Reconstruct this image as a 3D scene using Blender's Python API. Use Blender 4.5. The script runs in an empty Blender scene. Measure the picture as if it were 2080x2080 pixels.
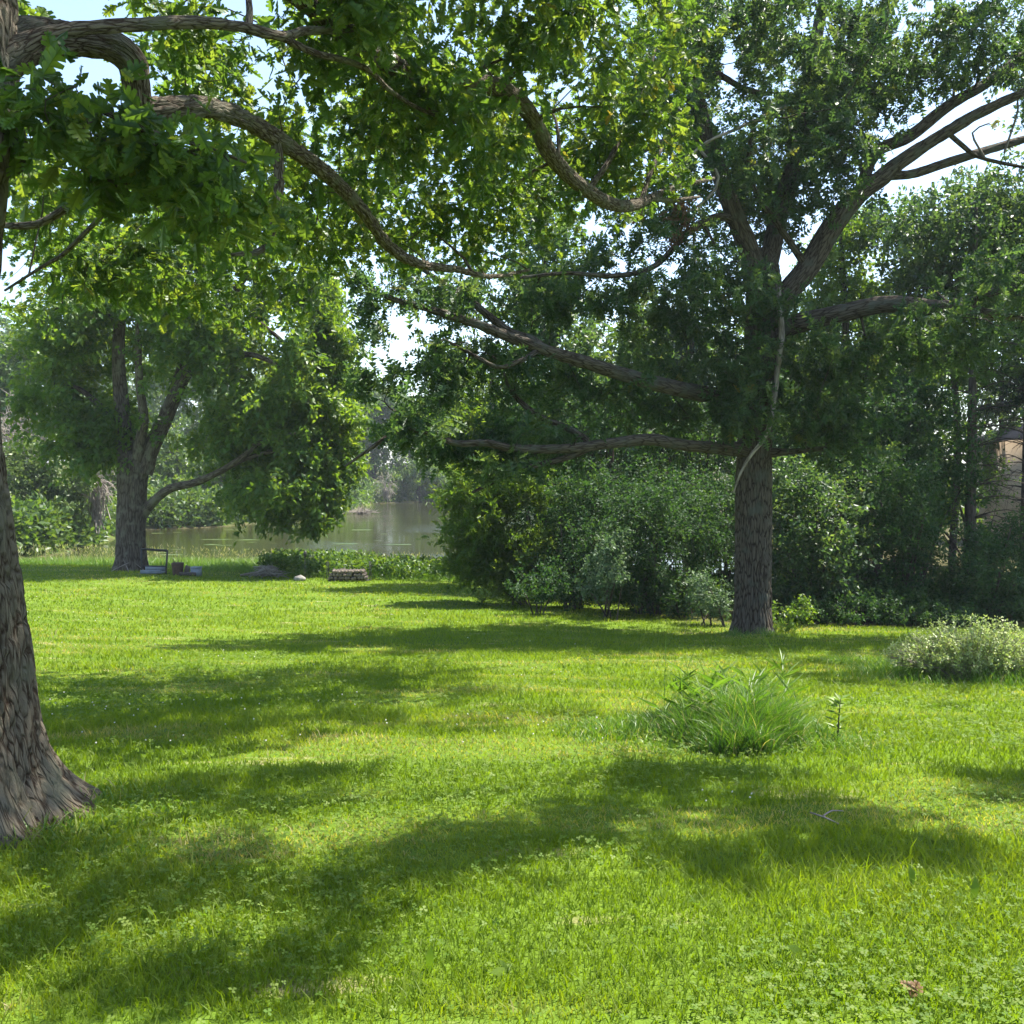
import bpy, math, random
import numpy as np
from mathutils import Vector

# ------------------------------------------------------------------ camera, light
scene = bpy.context.scene
COL = scene.collection
F = 2086.0            # focal length in photo pixels (photo is 2080 px square)
CAMZ = 1.6
PITCH = math.atan(80.0 / F)   # horizon 80 px above the middle
cam = bpy.data.cameras.new("camera")
cam_ob = bpy.data.objects.new("camera", cam)
COL.objects.link(cam_ob)
cam.sensor_width = 36.0
cam.lens = 36.0 * F / 2080.0
cam.clip_start = 0.05
cam.clip_end = 3000
cam_ob.location = (0, 0, CAMZ)
cam_ob.rotation_euler = (math.pi / 2 - PITCH, 0, 0)
scene.camera = cam_ob

SUN_AZ = math.radians(60)      # to the right of straight ahead
SUN_EL = math.radians(63)
S = np.array([math.sin(SUN_AZ) * math.cos(SUN_EL), math.cos(SUN_AZ) * math.cos(SUN_EL), math.sin(SUN_EL)])
world = bpy.data.worlds.new("World")
scene.world = world
world.use_nodes = True
nt = world.node_tree
sky = nt.nodes.new("ShaderNodeTexSky")
sky.sky_type = 'NISHITA'
sky.sun_disc = False
sky.sun_elevation = SUN_EL
sky.sun_rotation = SUN_AZ
sky.dust_density = 1.0
sky.ozone_density = 1.5
nt.nodes["Background"].inputs[1].default_value = 0.11
nt.links.new(sky.outputs[0], nt.nodes["Background"].inputs[0])
sun = bpy.data.lights.new("sun", 'SUN')
sun.energy = 4.6
sun.angle = math.radians(0.53)
sun.color = (1.0, 0.95, 0.86)
sun_ob = bpy.data.objects.new("sun", sun)
COL.objects.link(sun_ob)
sun_ob.location = (20, 30, 60)
sun_ob.rotation_euler = Vector((-S[0], -S[1], -S[2])).to_track_quat('-Z', 'Y').to_euler()
scene.view_settings.view_transform = 'Standard'
scene.view_settings.look = 'None'
scene.view_settings.exposure = 1.80
scene.view_settings.gamma = 1
cy = scene.cycles
cy.max_bounces = 7
cy.diffuse_bounces = 3
cy.glossy_bounces = 2
cy.transmission_bounces = 4
cy.transparent_max_bounces = 4
cy.volume_bounces = 0
cy.caustics_reflective = False
cy.caustics_refractive = False
cy.use_denoising = True
cy.use_adaptive_sampling = False
HAZE = 0.00035

rng = np.random.default_rng(7)
random.seed(7)

# ------------------------------------------------------------------ maths helpers
cp, sp = math.cos(PITCH), math.sin(PITCH)

def P(px, py, d):
    """world point seen at photo pixel (px,py) at depth d along the camera axis"""
    rx = (px - 1040) / F * d
    ry = -(py - 1040) / F * d
    return np.array([rx, d * cp + ry * sp, CAMZ - d * sp + ry * cp])

_r = np.random.default_rng(99).random(65536)

def _h(i, j, k):
    n = (i * 73856093) ^ (j * 19349663) ^ (k * 83492791)
    n = (n ^ (n >> 13)) * 1274126177
    return _r[(n ^ (n >> 16)) & 65535]

def vnoise(p):
    p = np.asarray(p, float)
    i = np.floor(p).astype(np.int64)
    f = p - i
    f = f * f * (3 - 2 * f)
    out = 0
    for a in (0, 1):
        for b in (0, 1):
            for c in (0, 1):
                w = (f[:, 0] if a else 1 - f[:, 0]) * (f[:, 1] if b else 1 - f[:, 1]) * (f[:, 2] if c else 1 - f[:, 2])
                out = out + w * _h(i[:, 0] + a, i[:, 1] + b, i[:, 2] + c)
    return out

def fbm(p, o=3):
    s, a, t = 0, 1.0, 0
    p = np.asarray(p, float)
    for k in range(o):
        s = s + a * vnoise(p * (2 ** k) + 17.3 * k)
        t += a
        a *= 0.5
    return s / t

def sst(a, b, x):
    t = np.clip((x - a) / (b - a), 0, 1)
    return t * t * (3 - 2 * t)

WATER_Z = -2.55
FAR_PX = [-600, 0, 110, 200, 260, 450, 640, 705, 760, 900, 1200, 2600]
FAR_D = [47, 48, 52, 60, 74, 79, 94, 104, 138, 150, 165, 180]

def far_shore(x, y):
    px = 1040 + F * x / np.maximum(y, 5.0)
    return np.interp(px, FAR_PX, FAR_D)

def height(x, y):
    x = np.asarray(x, float)
    y = np.asarray(y, float)
    yy = np.array([-90, -6, 2, 5, 8, 12, 16, 21, 26, 30, 34, 38, 44, 50, 60, 1000])
    zz = np.array([0.6, .25, 0, -.10, -.35, -.78, -1.22, -1.62, -1.85, -1.95, -2.03, -2.2, -2.75, -3.2, -3.6, -3.6])
    ye = y - 3.0 * sst(-4, -14, x)       # the lawn reaches farther on the left
    z = np.interp(ye, yy, zz)
    for s in (-1.2, 1.2):                # soften the creases
        z = z + np.interp(ye + s, yy, zz)
    z = z / 3
    land = sst(7, 13, x - 0.03 * y)      # right of the thicket the ground stays dry
    z = z * (1 - land) + land * np.maximum(z, -1.9)
    fs = far_shore(x, y)
    t = y - fs
    bank = WATER_Z + np.clip(t, -4, 70) * 0.07 + 0.25 * sst(-1, 1.5, t)
    z = np.where(y > 42, np.maximum(z, bank), z)
    z = z - np.where(x < 0, .016, .011) * np.clip(x, -22, 22) * sst(6, 24, y) * (1 - sst(36, 44, y))
    und = fbm(np.stack([x.ravel() * .35, y.ravel() * .35, 0 * x.ravel()], 1), 2).reshape(x.shape) - .5
    return z + und * 0.10 * sst(2, 8, np.abs(y))

def hz(x, y):
    return float(height(np.array([x]), np.array([y]))[0])

def G(px, py):
    """point of the ground seen at a photo pixel"""
    a, b = 1.5, 60.0
    ds = np.linspace(a, b, 1200)
    pts = np.stack([P(px, py, d) for d in ds])
    below = pts[:, 2] < height(pts[:, 0], pts[:, 1])
    k = int(np.argmax(below)) if below.any() else len(ds) - 1
    return pts[k]

def depth_of(p):
    return p[1] * cp - (p[2] - CAMZ) * sp

def norm(v):
    return v / np.maximum(np.linalg.norm(v, axis=-1, keepdims=True), 1e-9)

# ------------------------------------------------------------------ mesh helpers
def mesh_from(name, V, faces, attrs=None, smooth=True):
    """faces: list of (n,k) integer arrays"""
    me = bpy.data.meshes.new(name)
    V = np.asarray(V, np.float32)
    me.vertices.add(len(V))
    me.vertices.foreach_set("co", V.ravel())
    loops = np.concatenate([f.ravel() for f in faces]).astype(np.int32)
    sizes = np.concatenate([np.full(len(f), f.shape[1], np.int32) for f in faces])
    starts = np.concatenate([[0], np.cumsum(sizes)[:-1]]).astype(np.int32)
    me.loops.add(len(loops))
    me.loops.foreach_set("vertex_index", loops)
    me.polygons.add(len(sizes))
    me.polygons.foreach_set("loop_start", starts)
    me.polygons.foreach_set("loop_total", sizes)
    if smooth:
        me.polygons.foreach_set("use_smooth", np.ones(len(sizes), bool))
    for k, a in (attrs or {}).items():
        at = me.attributes.new(k, 'FLOAT', 'POINT')
        at.data.foreach_set("value", np.asarray(a, np.float32))
    me.update(calc_edges=True)
    return me

def obj(name, me, mat, parent=None, origin=None):
    o = bpy.data.objects.new(name, me)
    COL.objects.link(o)
    me.materials.append(mat)
    if parent is not None:
        o.parent = parent
    elif origin is not None:
        o.location = origin
    return o

def tag(o, label=None, cat=None, group=None, kind=None):
    if label: o["label"] = label
    if cat: o["category"] = cat
    if group: o["group"] = group
    if kind: o["kind"] = kind
    return o

def thing(name, base, label, cat, group=None):
    e = bpy.data.objects.new(name, None)
    COL.objects.link(e)
    e.location = base
    e.empty_display_size = 0.2
    return tag(e, label, cat, group)

def cr(pts, step):
    """Catmull-Rom through rows (x,y,z,r), resampled about every `step` metres"""
    p = np.asarray(pts, float)
    p = np.vstack([2 * p[0] - p[1], p, 2 * p[-1] - p[-2]])
    out = []
    for i in range(1, len(p) - 2):
        L = np.linalg.norm(p[i + 1, :3] - p[i, :3])
        n = max(2, int(L / step))
        t = np.arange(n)[:, None] / n
        a, b, c, d = p[i - 1], p[i], p[i + 1], p[i + 2]
        out.append(0.5 * (2 * b + (c - a) * t + (2 * a - 5 * b + 4 * c - d) * t ** 2 + (3 * b - a - 3 * c + d) * t ** 3))
    out.append(p[-2][None])
    o = np.vstack(out)
    o[:, 3] = np.maximum(o[:, 3], 0.0025)
    return o

def worley(p):
    i = np.floor(p).astype(np.int64)
    f1 = np.full(len(p), 9.); f2 = np.full(len(p), 9.); idv = np.zeros(len(p))
    for a in (-1, 0, 1):
        for b in (-1, 0, 1):
            for c in (-1, 0, 1):
                ia, ib, ic = i[:, 0] + a, i[:, 1] + b, i[:, 2] + c
                q = np.stack([ia + _h(ia, ib, ic), ib + _h(ia + 57, ib, ic), ic + _h(ia, ib + 91, ic)], 1)
                d = np.sqrt(np.sum((q - p) ** 2, 1))
                n = d < f1
                f2 = np.where(n, f1, np.minimum(f2, d))
                idv = np.where(n, _h(ia, ib, ic + 33), idv)
                f1 = np.where(n, d, f1)
    return f1, f2, idv

class Wood:
    def __init__(self):
        self.V, self.F4, self.n, self.B, self.Q = [], [], 0, [], []

    def tube(self, path, sides=6, amp=0.0, freq=9.0, flare=None, cap=True, axial=.17):
        if len(path) > 2 and abs(path[-1][2] - path[0][2]) < .6 * np.linalg.norm(np.asarray(path[-1][:3]) - np.asarray(path[0][:3])):
            axial = .42
        path = np.asarray(path, float)
        C, R = path[:, :3], path[:, 3]
        T = norm(np.gradient(C, axis=0))
        u = np.cross(T[0], [0.31, 0.17, 0.93])
        if np.linalg.norm(u) < .1:
            u = np.cross(T[0], [1, 0, 0])
        u = u / np.linalg.norm(u)
        U = []
        for t in T:
            u = u - t * np.dot(u, t)
            u = u / np.linalg.norm(u)
            U.append(u)
        U = np.array(U)
        W = np.cross(T, U)
        th = np.linspace(0, 2 * np.pi, sides, endpoint=False)
        cs, sn = np.cos(th), np.sin(th)
        dirs = U[:, None, :] * cs[None, :, None] + W[:, None, :] * sn[None, :, None]
        rr = np.repeat(R[:, None], sides, 1)
        bark = np.zeros_like(rr)
        Ls = np.concatenate([[0], np.cumsum(np.linalg.norm(np.diff(C, axis=0), axis=1))]) + 3.7 * len(self.V)
        Rq = np.repeat(np.maximum(R, .02)[:, None], sides, 1)
        self.Q.append(np.stack([(cs[None] * Rq).ravel(), (sn[None] * Rq).ravel(), np.repeat(Ls, sides)], 1))
        if flare:
            hgt = (C[:, 2] - flare[0])[:, None]
            lob = 1 + 0.16 * np.sin(4 * th + 1.2)[None] + 0.14 * np.sin(9 * th + .4)[None]
            rr = rr * (1 + flare[1] * np.exp(-np.maximum(hgt, 0) / flare[2]) * lob)
        if amp > 0:
            L = np.concatenate([[0], np.cumsum(np.linalg.norm(np.diff(C, axis=0), axis=1))])
            Rm = np.repeat(np.maximum(R, .02)[:, None], sides, 1)
            q = np.stack([(cs[None] * Rm * freq).ravel(), (sn[None] * Rm * freq).ravel(),
                          np.repeat(L * freq * axial, sides)], 1)
            warp = (fbm(q * .8 + 5, 2) - .5)[:, None] * np.array([.7, .7, 0.15])
            f1, f2, idv = worley(q + warp * .8)
            b2 = vnoise(q * np.array([2.6, 2.6, 1.6]) + 31 + warp)
            bark = (sst(.02, .24, f2 - f1) * (.55 + .45 * idv) * .8 + .25 * b2).reshape(rr.shape)
            lump = (fbm(q * .22 + 9, 2) - .5).reshape(rr.shape)
            rr = rr + amp * (bark - .55) + Rm * .08 * lump
        V = C[:, None, :] + dirs * rr[:, :, None]
        m, k = len(C), sides
        i = np.arange(m - 1)[:, None] * k
        j = np.arange(k)[None]
        jn = (j + 1) % k
        f = np.stack([i + j, i + jn, i + k + jn, i + k + j], -1).reshape(-1, 4) + self.n
        self.V.append(V.reshape(-1, 3))
        self.B.append(bark.ravel())
        self.F4.append(f)
        self.n += m * k
        if cap:                                   # close the tip
            self.V.append(C[-1][None] + T[-1][None] * R[-1] * .5)
            self.B.append(np.zeros(1)); self.Q.append(np.array([[0, 0, Ls[-1]]]))
            t0 = self.n - k
            self.F4.append(np.stack([t0 + np.arange(k), t0 + (np.arange(k) + 1) % k, np.full(k, self.n), np.full(k, self.n)], -1))
            self.n += 1

    def mesh(self, name, origin=(0, 0, 0)):
        V = np.vstack(self.V) - np.asarray(origin)
        f = np.vstack(self.F4)
        tri = f[:, 2] == f[:, 3]
        fs = [f[~tri]]
        if tri.any():
            fs.append(f[tri][:, :3])
        me = mesh_from(name, V, fs, {"bark": np.concatenate(self.B)})
        at = me.attributes.new("bq", 'FLOAT_VECTOR', 'POINT')
        at.data.foreach_set("vector", np.vstack(self.Q).astype(np.float32).ravel())
        return me

# ------------------------------------------------------------------ leaf templates (triangles)
def lobed_template(detail):
    v, f = [], []
    if detail:
        xm = [.0, .30, .50, .70, .86]
        sin_ = [(.06, .015), (.36, .07), (.57, .09), (.76, .07), (.9, .05)]
        tips = [((.22, .20), (.34, .20)), ((.46, .33), (.60, .32)), ((.68, .27), (.80, .25)), ((.86, .15), (.95, .13))]
        mid = [len(v) + k for k in range(5)]
        for x in xm: v.append((x, 0, -.05 * math.sin(x * 3)))
        tip = len(v); v.append((1, 0, -.10))
        for sgn in (1, -1):
            s_i = []
            for x, y in sin_:
                s_i.append(len(v)); v.append((x, sgn * y, .03 - .05 * math.sin(x * 3)))
            for k in range(4):
                (x0, y0), (x1, y1) = tips[k]
                a = len(v); v.append((x0, sgn * y0, .10 * y0 * 2 - .06 * x0))
                b = len(v); v.append((x1, sgn * y1, .10 * y1 * 2 - .06 * x1))
                f += [(mid[k], s_i[k], a), (mid[k], a, b), (mid[k], b, s_i[k + 1]), (mid[k], s_i[k + 1], mid[k + 1])]
            f.append((mid[4], s_i[4], tip))
    else:
        xm = [0, .36, .6, .85]
        tp = [(.30, .24), (.58, .36), (.82, .26)]
        for x in xm: v.append((x, 0, -.04 * math.sin(x * 3)))
        v.append((1.05, 0, -.1))
        for sgn in (1, -1):
            for k in range(3):
                a = len(v); v.append((tp[k][0], sgn * tp[k][1], .12 * tp[k][1]))
                f.append((k, a, k + 1))
            a = len(v); v.append((.95, sgn * .12, -.05))
            f.append((3, a, 4))
    return np.array(v, float), np.array(f, int)

OAK_HI = lobed_template(True)
OAK_LO = lobed_template(False)
DIAMOND = (np.array([(0, 0, 0), (.45, .26, .07), (1, 0, -.06), (.45, -.26, .07)], float), np.array([(0, 1, 2), (0, 2, 3)], int))
NARROW = (np.array([(0, 0, 0), (.4, .13, .04), (1, 0, -.1), (.4, -.13, .04)], float), np.array([(0, 1, 2), (0, 2, 3)], int))

def put(tpl, pos, ax, nrm, scale, rnd=None):
    tv, tf = tpl
    N, m = len(pos), len(tv)
    ax = norm(ax)
    nrm = norm(nrm - ax * np.sum(nrm * ax, 1, keepdims=True))
    bt = np.cross(nrm, ax)
    s = np.asarray(scale).reshape(-1, 1, 1) * np.ones((N, 1, 1))
    V = pos[:, None, :] + s * (ax[:, None] * tv[None, :, 0:1] + bt[:, None] * tv[None, :, 1:2] + nrm[:, None] * tv[None, :, 2:3])
    Fc = (tf[None] + (np.arange(N) * m)[:, None, None]).reshape(-1, 3)
    if rnd is None:
        rnd = rng.random(N)
    return V.reshape(-1, 3), Fc, np.repeat(rnd, m)

def leaves_at(centers, dirs, n, size, spread, tpl, up=.8, droop=.25, sizevar=.3):
    N = len(centers) * n
    c = np.repeat(centers, n, 0)
    d = np.repeat(dirs, n, 0)
    r = rng.normal(size=(N, 3))
    ax = norm(d * .6 + norm(r) * 1.0 + np.array([0, 0, -droop]))
    pos = c + d * (rng.random((N, 1)) - .6) * spread * 1.2 + norm(rng.normal(size=(N, 3))) * spread * .55 * rng.random((N, 1)) ** .6
    nr = np.array([0, 0, up]) + rng.normal(size=(N, 3)) * .55
    sc = size * (1 - sizevar + 2 * sizevar * rng.random(N))
    cl = np.repeat(rng.random(len(centers)), n)
    return put(tpl, pos, ax, nr, sc, np.clip(.55 * cl + .45 * rng.random(N), 0, 1))

# ------------------------------------------------------------------ trees
class Tree:
    def __init__(self):
        self.wood, self.twig = Wood(), Wood()
        self.np_, self.nr, self.nd = [], [], []

    def limb(self, pts, step=.25, sides=10, amp=0., freq=9., flare=None, jit=.0, world_pts=False, attach=True):
        if world_pts:
            q = np.array(pts, float)
        else:
            q = np.array([list(P(a, b, d)) + [r * d / F] for a, b, r, d in pts])
        path = cr(q, step)
        if jit:
            w = (np.stack([fbm(path[:, :3] * 1.6 + k * 40, 2) for k in range(3)], 1) - .5) * jit
            path[:, :3] += w
        self.wood.tube(path, sides, amp, freq, flare)
        if attach:
            self.np_.append(path[:, :3]); self.nr.append(path[:, 3]); self.nd.append(norm(np.gradient(path[:, :3], axis=0)))
        return path

    def grow(self, targets, rscale=1.0, sides=4, step=.25, bend=.25, to_wood=False, rmin=.003):
        """join every target to the nearest wood with a thin bent branch; returns end directions"""
        if len(targets) == 0: return np.zeros((0, 3))
        N0 = np.vstack(self.np_); R0 = np.concatenate(self.nr)
        cap = len(N0) + len(targets) * 60
        A = np.zeros((cap, 3)); R = np.zeros(cap)
        n = len(N0); A[:n] = N0; R[:n] = R0
        dmin = np.array([np.min(np.sum((N0 - t) ** 2, 1)) for t in targets])
        order = np.argsort(dmin)
        dirs = np.zeros((len(targets), 3))
        for k in order:
            t = targets[k]
            d2 = np.sum((A[:n] - t) ** 2, 1)
            i = int(np.argmin(d2))
            a = A[i]; L = math.sqrt(d2[i])
            if L < .03:
                dirs[k] = (0, 0, 1); continue
            m = max(2, min(40, int(L / step) + 1))
            off = rng.normal(size=3) * L * bend * .5 + np.array([0, 0, L * bend * .35])
            c = (a + t) / 2 + off
            s = np.linspace(0, 1, m + 1)[:, None]
            pth = a * (1 - s) ** 2 + 2 * c * s * (1 - s) + t * s * s
            if m > 3:
                wob = rng.normal(size=pth.shape) * L * .012; wob[0] = 0; wob[-1] = 0
                pth = pth + wob
            r0 = min(R[i] * .7, (.004 + .010 * L) * rscale)
            rad = np.linspace(max(r0, rmin), rmin, m + 1)
            (self.wood if to_wood else self.twig).tube(np.column_stack([pth, rad]), sides, cap=False)
            if n + m < cap:
                A[n:n + m] = pth[1:]; R[n:n + m] = rad[1:]; n += m
            dirs[k] = norm(pth[-1] - pth[-2])
        self.np_, self.nr = [A[:n].copy()], [R[:n].copy()]
        return dirs

def ell(px, py, d, rx, ry, rd, n, clump=.45, freq=.9, seed=0, shell=.0):
    """points in an ellipsoid given by photo pixel, depth and pixel radii; clumped by noise"""
    return ellw(P(px, py, d), (rx * d / F, rd, ry * d / F), n, clump, freq, shell)

def ellw(c, rad, n, clump=.45, freq=.9, shell=0.):
    out = []
    tot = 0
    c = np.asarray(c); rad = np.asarray(rad)
    while tot < n:
        m = n * 4
        u = norm(rng.normal(size=(m, 3))) * (shell ** 3 + (1 - shell ** 3) * rng.random((m, 1))) ** (1 / 3)
        p = c + u * rad * (1 + .16 * rng.normal(size=(m, 1)))
        ok = fbm(p * freq + 3.3, 2) > clump + .04 * rng.normal(size=m)
        p = p[ok]
        out.append(p); tot += len(p)
        if not len(p): clump -= .05
    return np.vstack(out)[:n]

def over(px, py, rx, ry, n):  # unseen leaf clusters placed sunward of a lawn spot to shade it
    g = G(px, py); d = depth_of(g)
    H = 4.6 + .66 * d
    c = g + S * (H - g[2]) / S[2]
    yr = abs(G(px, py - ry)[1] - G(px, py + ry)[1]) / 2
    return ellw(c, (rx * d / F, yr, .45), n, clump=.43, freq=1.9)

def finish_tree(name, base, label, cat, group, T, bark_mat, V, Fc, A, leaf_mat, twig_mat=None, trunk_name="trunk", crown_name="crown"):
    e = thing(name, base, label, cat, group)
    w = T.wood
    if twig_mat is None and T.twig.n:
        w = Wood()
        w.V = T.wood.V + T.twig.V
        w.B = T.wood.B + T.twig.B
        w.Q = T.wood.Q + T.twig.Q
        w.F4 = T.wood.F4 + [f + T.wood.n for f in T.twig.F4]
        w.n = T.wood.n + T.twig.n
    obj(trunk_name, w.mesh(trunk_name, base), bark_mat, e)
    if twig_mat is not None and T.twig.n:
        obj("twigs", T.twig.mesh("twigs", base), twig_mat, e)
    if V is not None:
        obj(crown_name, mesh_from(crown_name, V - np.asarray(base), [Fc], {"rnd": A}, smooth=False), leaf_mat, e)
    return e

def merge(parts):
    V, Fs, A, n = [], [], [], 0
    for v, f, a in parts:
        V.append(v); Fs.append(f + n); A.append(a); n += len(v)
    return np.vstack(V), np.vstack(Fs), np.concatenate(A)

# ------------------------------------------------------------------ materials
def new_mat(name):
    m = bpy.data.materials.new(name)
    m.use_nodes = True
    n = m.node_tree
    n.nodes.clear()
    out = n.nodes.new("ShaderNodeOutputMaterial")
    return m, n, out

def ramp(n, stops):
    r = n.nodes.new("ShaderNodeValToRGB")
    e = r.color_ramp.elements
    while len(e) < len(stops): e.new(0.5)
    for k, (p, c) in enumerate(stops):
        e[k].position = p
        e[k].color = (*c, 1)
    return r

def leaf_mat(name, stops, trans=(1.5, 1.35, .35), fac=.42, rough=.42, spec=.35):
    m, n, out = new_mat(name)
    at = n.nodes.new("ShaderNodeAttribute"); at.attribute_name = "rnd"
    r = ramp(n, stops)
    n.links.new(at.outputs["Fac"], r.inputs[0])
    p = n.nodes.new("ShaderNodeBsdfPrincipled")
    p.inputs["Roughness"].default_value = rough
    p.inputs["Specular IOR Level"].default_value = spec
    n.links.new(r.outputs[0], p.inputs["Base Color"])
    tr = n.nodes.new("ShaderNodeBsdfTranslucent")
    mul = n.nodes.new("ShaderNodeMix"); mul.data_type = 'RGBA'; mul.blend_type = 'MULTIPLY'
    mul.inputs[0].default_value = 1
    n.links.new(r.outputs[0], mul.inputs[6])
    mul.inputs[7].default_value = (*trans, 1)
    n.links.new(mul.outputs[2], tr.inputs[0])
    mx = n.nodes.new("ShaderNodeMixShader")
    mx.inputs[0].default_value = fac
    n.links.new(p.outputs[0], mx.inputs[1]); n.links.new(tr.outputs[0], mx.inputs[2])
    n.links.new(mx.outputs[0], out.inputs[0])
    return m

def bark_mat(name, ridge, furrow, scale=14, bump=.6, lichen=None):
    m, n, out = new_mat(name)
    p = n.nodes.new("ShaderNodeBsdfPrincipled")
    p.inputs["Roughness"].default_value = .9
    p.inputs["Specular IOR Level"].default_value = .15
    tc = n.nodes.new("ShaderNodeTexCoord")
    bq = n.nodes.new("ShaderNodeAttribute"); bq.attribute_name = "bq"
    mp = n.nodes.new("ShaderNodeMapping"); mp.inputs["Scale"].default_value = (1, 1, .17)
    n.links.new(bq.outputs["Vector"], mp.inputs[0])
    wn = n.nodes.new("ShaderNodeTexNoise"); wn.inputs["Scale"].default_value = scale * .5; wn.inputs["Detail"].default_value = 3
    n.links.new(mp.outputs[0], wn.inputs[0])
    wv = n.nodes.new("ShaderNodeVectorMath"); wv.operation = 'MULTIPLY_ADD'
    n.links.new(wn.outputs["Color"], wv.inputs[0]); wv.inputs[1].default_value = (.06, .06, .03); n.links.new(mp.outputs[0], wv.inputs[2])
    vo = n.nodes.new("ShaderNodeTexVoronoi"); vo.feature = 'DISTANCE_TO_EDGE'; vo.inputs["Scale"].default_value = scale
    n.links.new(wv.outputs[0], vo.inputs["Vector"])
    vr = ramp(n, [(.02, (0, 0, 0)), (.17, (1, 1, 1))])
    n.links.new(vo.outputs["Distance"], vr.inputs[0])
    no = n.nodes.new("ShaderNodeTexNoise"); no.inputs["Scale"].default_value = scale * 2.2; no.inputs["Detail"].default_value = 8
    no.inputs["Roughness"].default_value = .75
    n.links.new(mp.outputs[0], no.inputs[0])
    at = n.nodes.new("ShaderNodeAttribute"); at.attribute_name = "bark"
    ad0 = n.nodes.new("ShaderNodeMath"); ad0.operation = 'MULTIPLY_ADD'
    n.links.new(vr.outputs[0], ad0.inputs[0]); ad0.inputs[1].default_value = .42
    sc6 = n.nodes.new("ShaderNodeMath"); sc6.operation = 'MULTIPLY'; sc6.inputs[1].default_value = .6
    n.links.new(no.outputs[0], sc6.inputs[0]); n.links.new(sc6.outputs[0], ad0.inputs[2])
    add = n.nodes.new("ShaderNodeMath"); add.operation = 'MULTIPLY_ADD'
    n.links.new(at.outputs["Fac"], add.inputs[0]); add.inputs[1].default_value = .16
    n.links.new(ad0.outputs[0], add.inputs[2])
    mid = tuple((a + b) / 2 for a, b in zip(ridge, furrow))
    r = ramp(n, [(.34, furrow), (.56, mid), (.84, ridge)])
    n.links.new(add.outputs[0], r.inputs[0])
    col = r.outputs[0]
    if lichen:
        n2 = n.nodes.new("ShaderNodeTexNoise"); n2.inputs["Scale"].default_value = 3.5; n2.inputs["Detail"].default_value = 8
        n.links.new(tc.outputs["Object"], n2.inputs[0])
        r2 = ramp(n, [(.52, (0, 0, 0)), (.66, (1, 1, 1))])
        n.links.new(n2.outputs[0], r2.inputs[0])
        mx = n.nodes.new("ShaderNodeMix"); mx.data_type = 'RGBA'
        n.links.new(r2.outputs[0], mx.inputs[0]); n.links.new(col, mx.inputs[6]); mx.inputs[7].default_value = (*lichen, 1)
        col = mx.outputs[2]
    n.links.new(col, p.inputs["Base Color"])
    b = n.nodes.new("ShaderNodeBump"); b.inputs["Strength"].default_value = bump; b.inputs["Distance"].default_value = .035
    n.links.new(add.outputs[0], b.inputs["Height"])
    n.links.new(b.outputs[0], p.inputs["Normal"])
    n.links.new(p.outputs[0], out.inputs[0])
    return m

def plain_mat(name, c1, c2, scale=8, rough=.8, metal=0., bump=0.):
    m, n, out = new_mat(name)
    p = n.nodes.new("ShaderNodeBsdfPrincipled")
    p.inputs["Roughness"].default_value = rough
    p.inputs["Metallic"].default_value = metal
    tc = n.nodes.new("ShaderNodeTexCoord")
    no = n.nodes.new("ShaderNodeTexNoise"); no.inputs["Scale"].default_value = scale; no.inputs["Detail"].default_value = 5
    n.links.new(tc.outputs["Object"], no.inputs[0])
    r = ramp(n, [(.35, c1), (.65, c2)])
    n.links.new(no.outputs[0], r.inputs[0]); n.links.new(r.outputs[0], p.inputs["Base Color"])
    if bump:
        b = n.nodes.new("ShaderNodeBump"); b.inputs["Strength"].default_value = bump; b.inputs["Distance"].default_value = .02
        n.links.new(no.outputs[0], b.inputs["Height"]); n.links.new(b.outputs[0], p.inputs["Normal"])
    n.links.new(p.outputs[0], out.inputs[0])
    return m

M = {}
M['oak_bark'] = bark_mat("oak_bark", (.17, .142, .102), (.042, .026, .015), 46, 1.0, (.135, .13, .09))
M['oak_bark_dark'] = bark_mat("oak_bark_dark", (.115, .095, .072), (.028, .019, .012), 20, .9, (.09, .09, .07))
M['maple_bark'] = bark_mat("maple_bark", (.125, .102, .078), (.04, .028, .02), 14, .7, (.15, .14, .10))
M['thin_bark'] = bark_mat("thin_bark", (.10, .082, .066), (.04, .03, .024), 10, .4)
M['dead_wood'] = bark_mat("dead_wood", (.33, .28, .24), (.16, .13, .105), 12, .4)
M['dead_grey'] = bark_mat("dead_grey", (.36, .325, .27), (.18, .15, .12), 6, .2)
M['oak_leaf'] = leaf_mat("oak_leaf", [(0, (.034, .078, .020)), (.5, (.060, .122, .026)), (.93, (.12, .17, .036)), (1, (.17, .13, .03))], trans=(2.5, 2.1, .7), fac=.54)
M['oak_leaf_b'] = leaf_mat("oak_leaf_b", [(0, (.028, .066, .030)), (.5, (.048, .098, .038)), (.93, (.092, .142, .05)), (1, (.15, .13, .03))], trans=(2.2, 2.0, .8), fac=.46, rough=.42, spec=.35)
M['maple_leaf'] = leaf_mat("maple_leaf", [(0, (.045, .10, .02)), (.5, (.075, .145, .028)), (1, (.14, .20, .04))], trans=(2.4, 2.1, .55), fac=.5)
M['shrub_leaf'] = leaf_mat("shrub_leaf", [(0, (.019, .052, .020)), (.5, (.034, .08, .028)), (1, (.072, .122, .04))], trans=(1.7, 1.7, .6), fac=.4, rough=.55, spec=.22)
M['bright_leaf'] = leaf_mat("bright_leaf", [(0, (.04, .09, .018)), (.5, (.07, .14, .026)), (1, (.14, .20, .04))], trans=(1.9, 1.7, .4), fac=.45)
M['pale_leaf'] = leaf_mat("pale_leaf", [(0, (.17, .24, .07)), (.5, (.32, .38, .14)), (1, (.52, .54, .30))], trans=(1.1, 1.2, .6), fac=.38)
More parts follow.
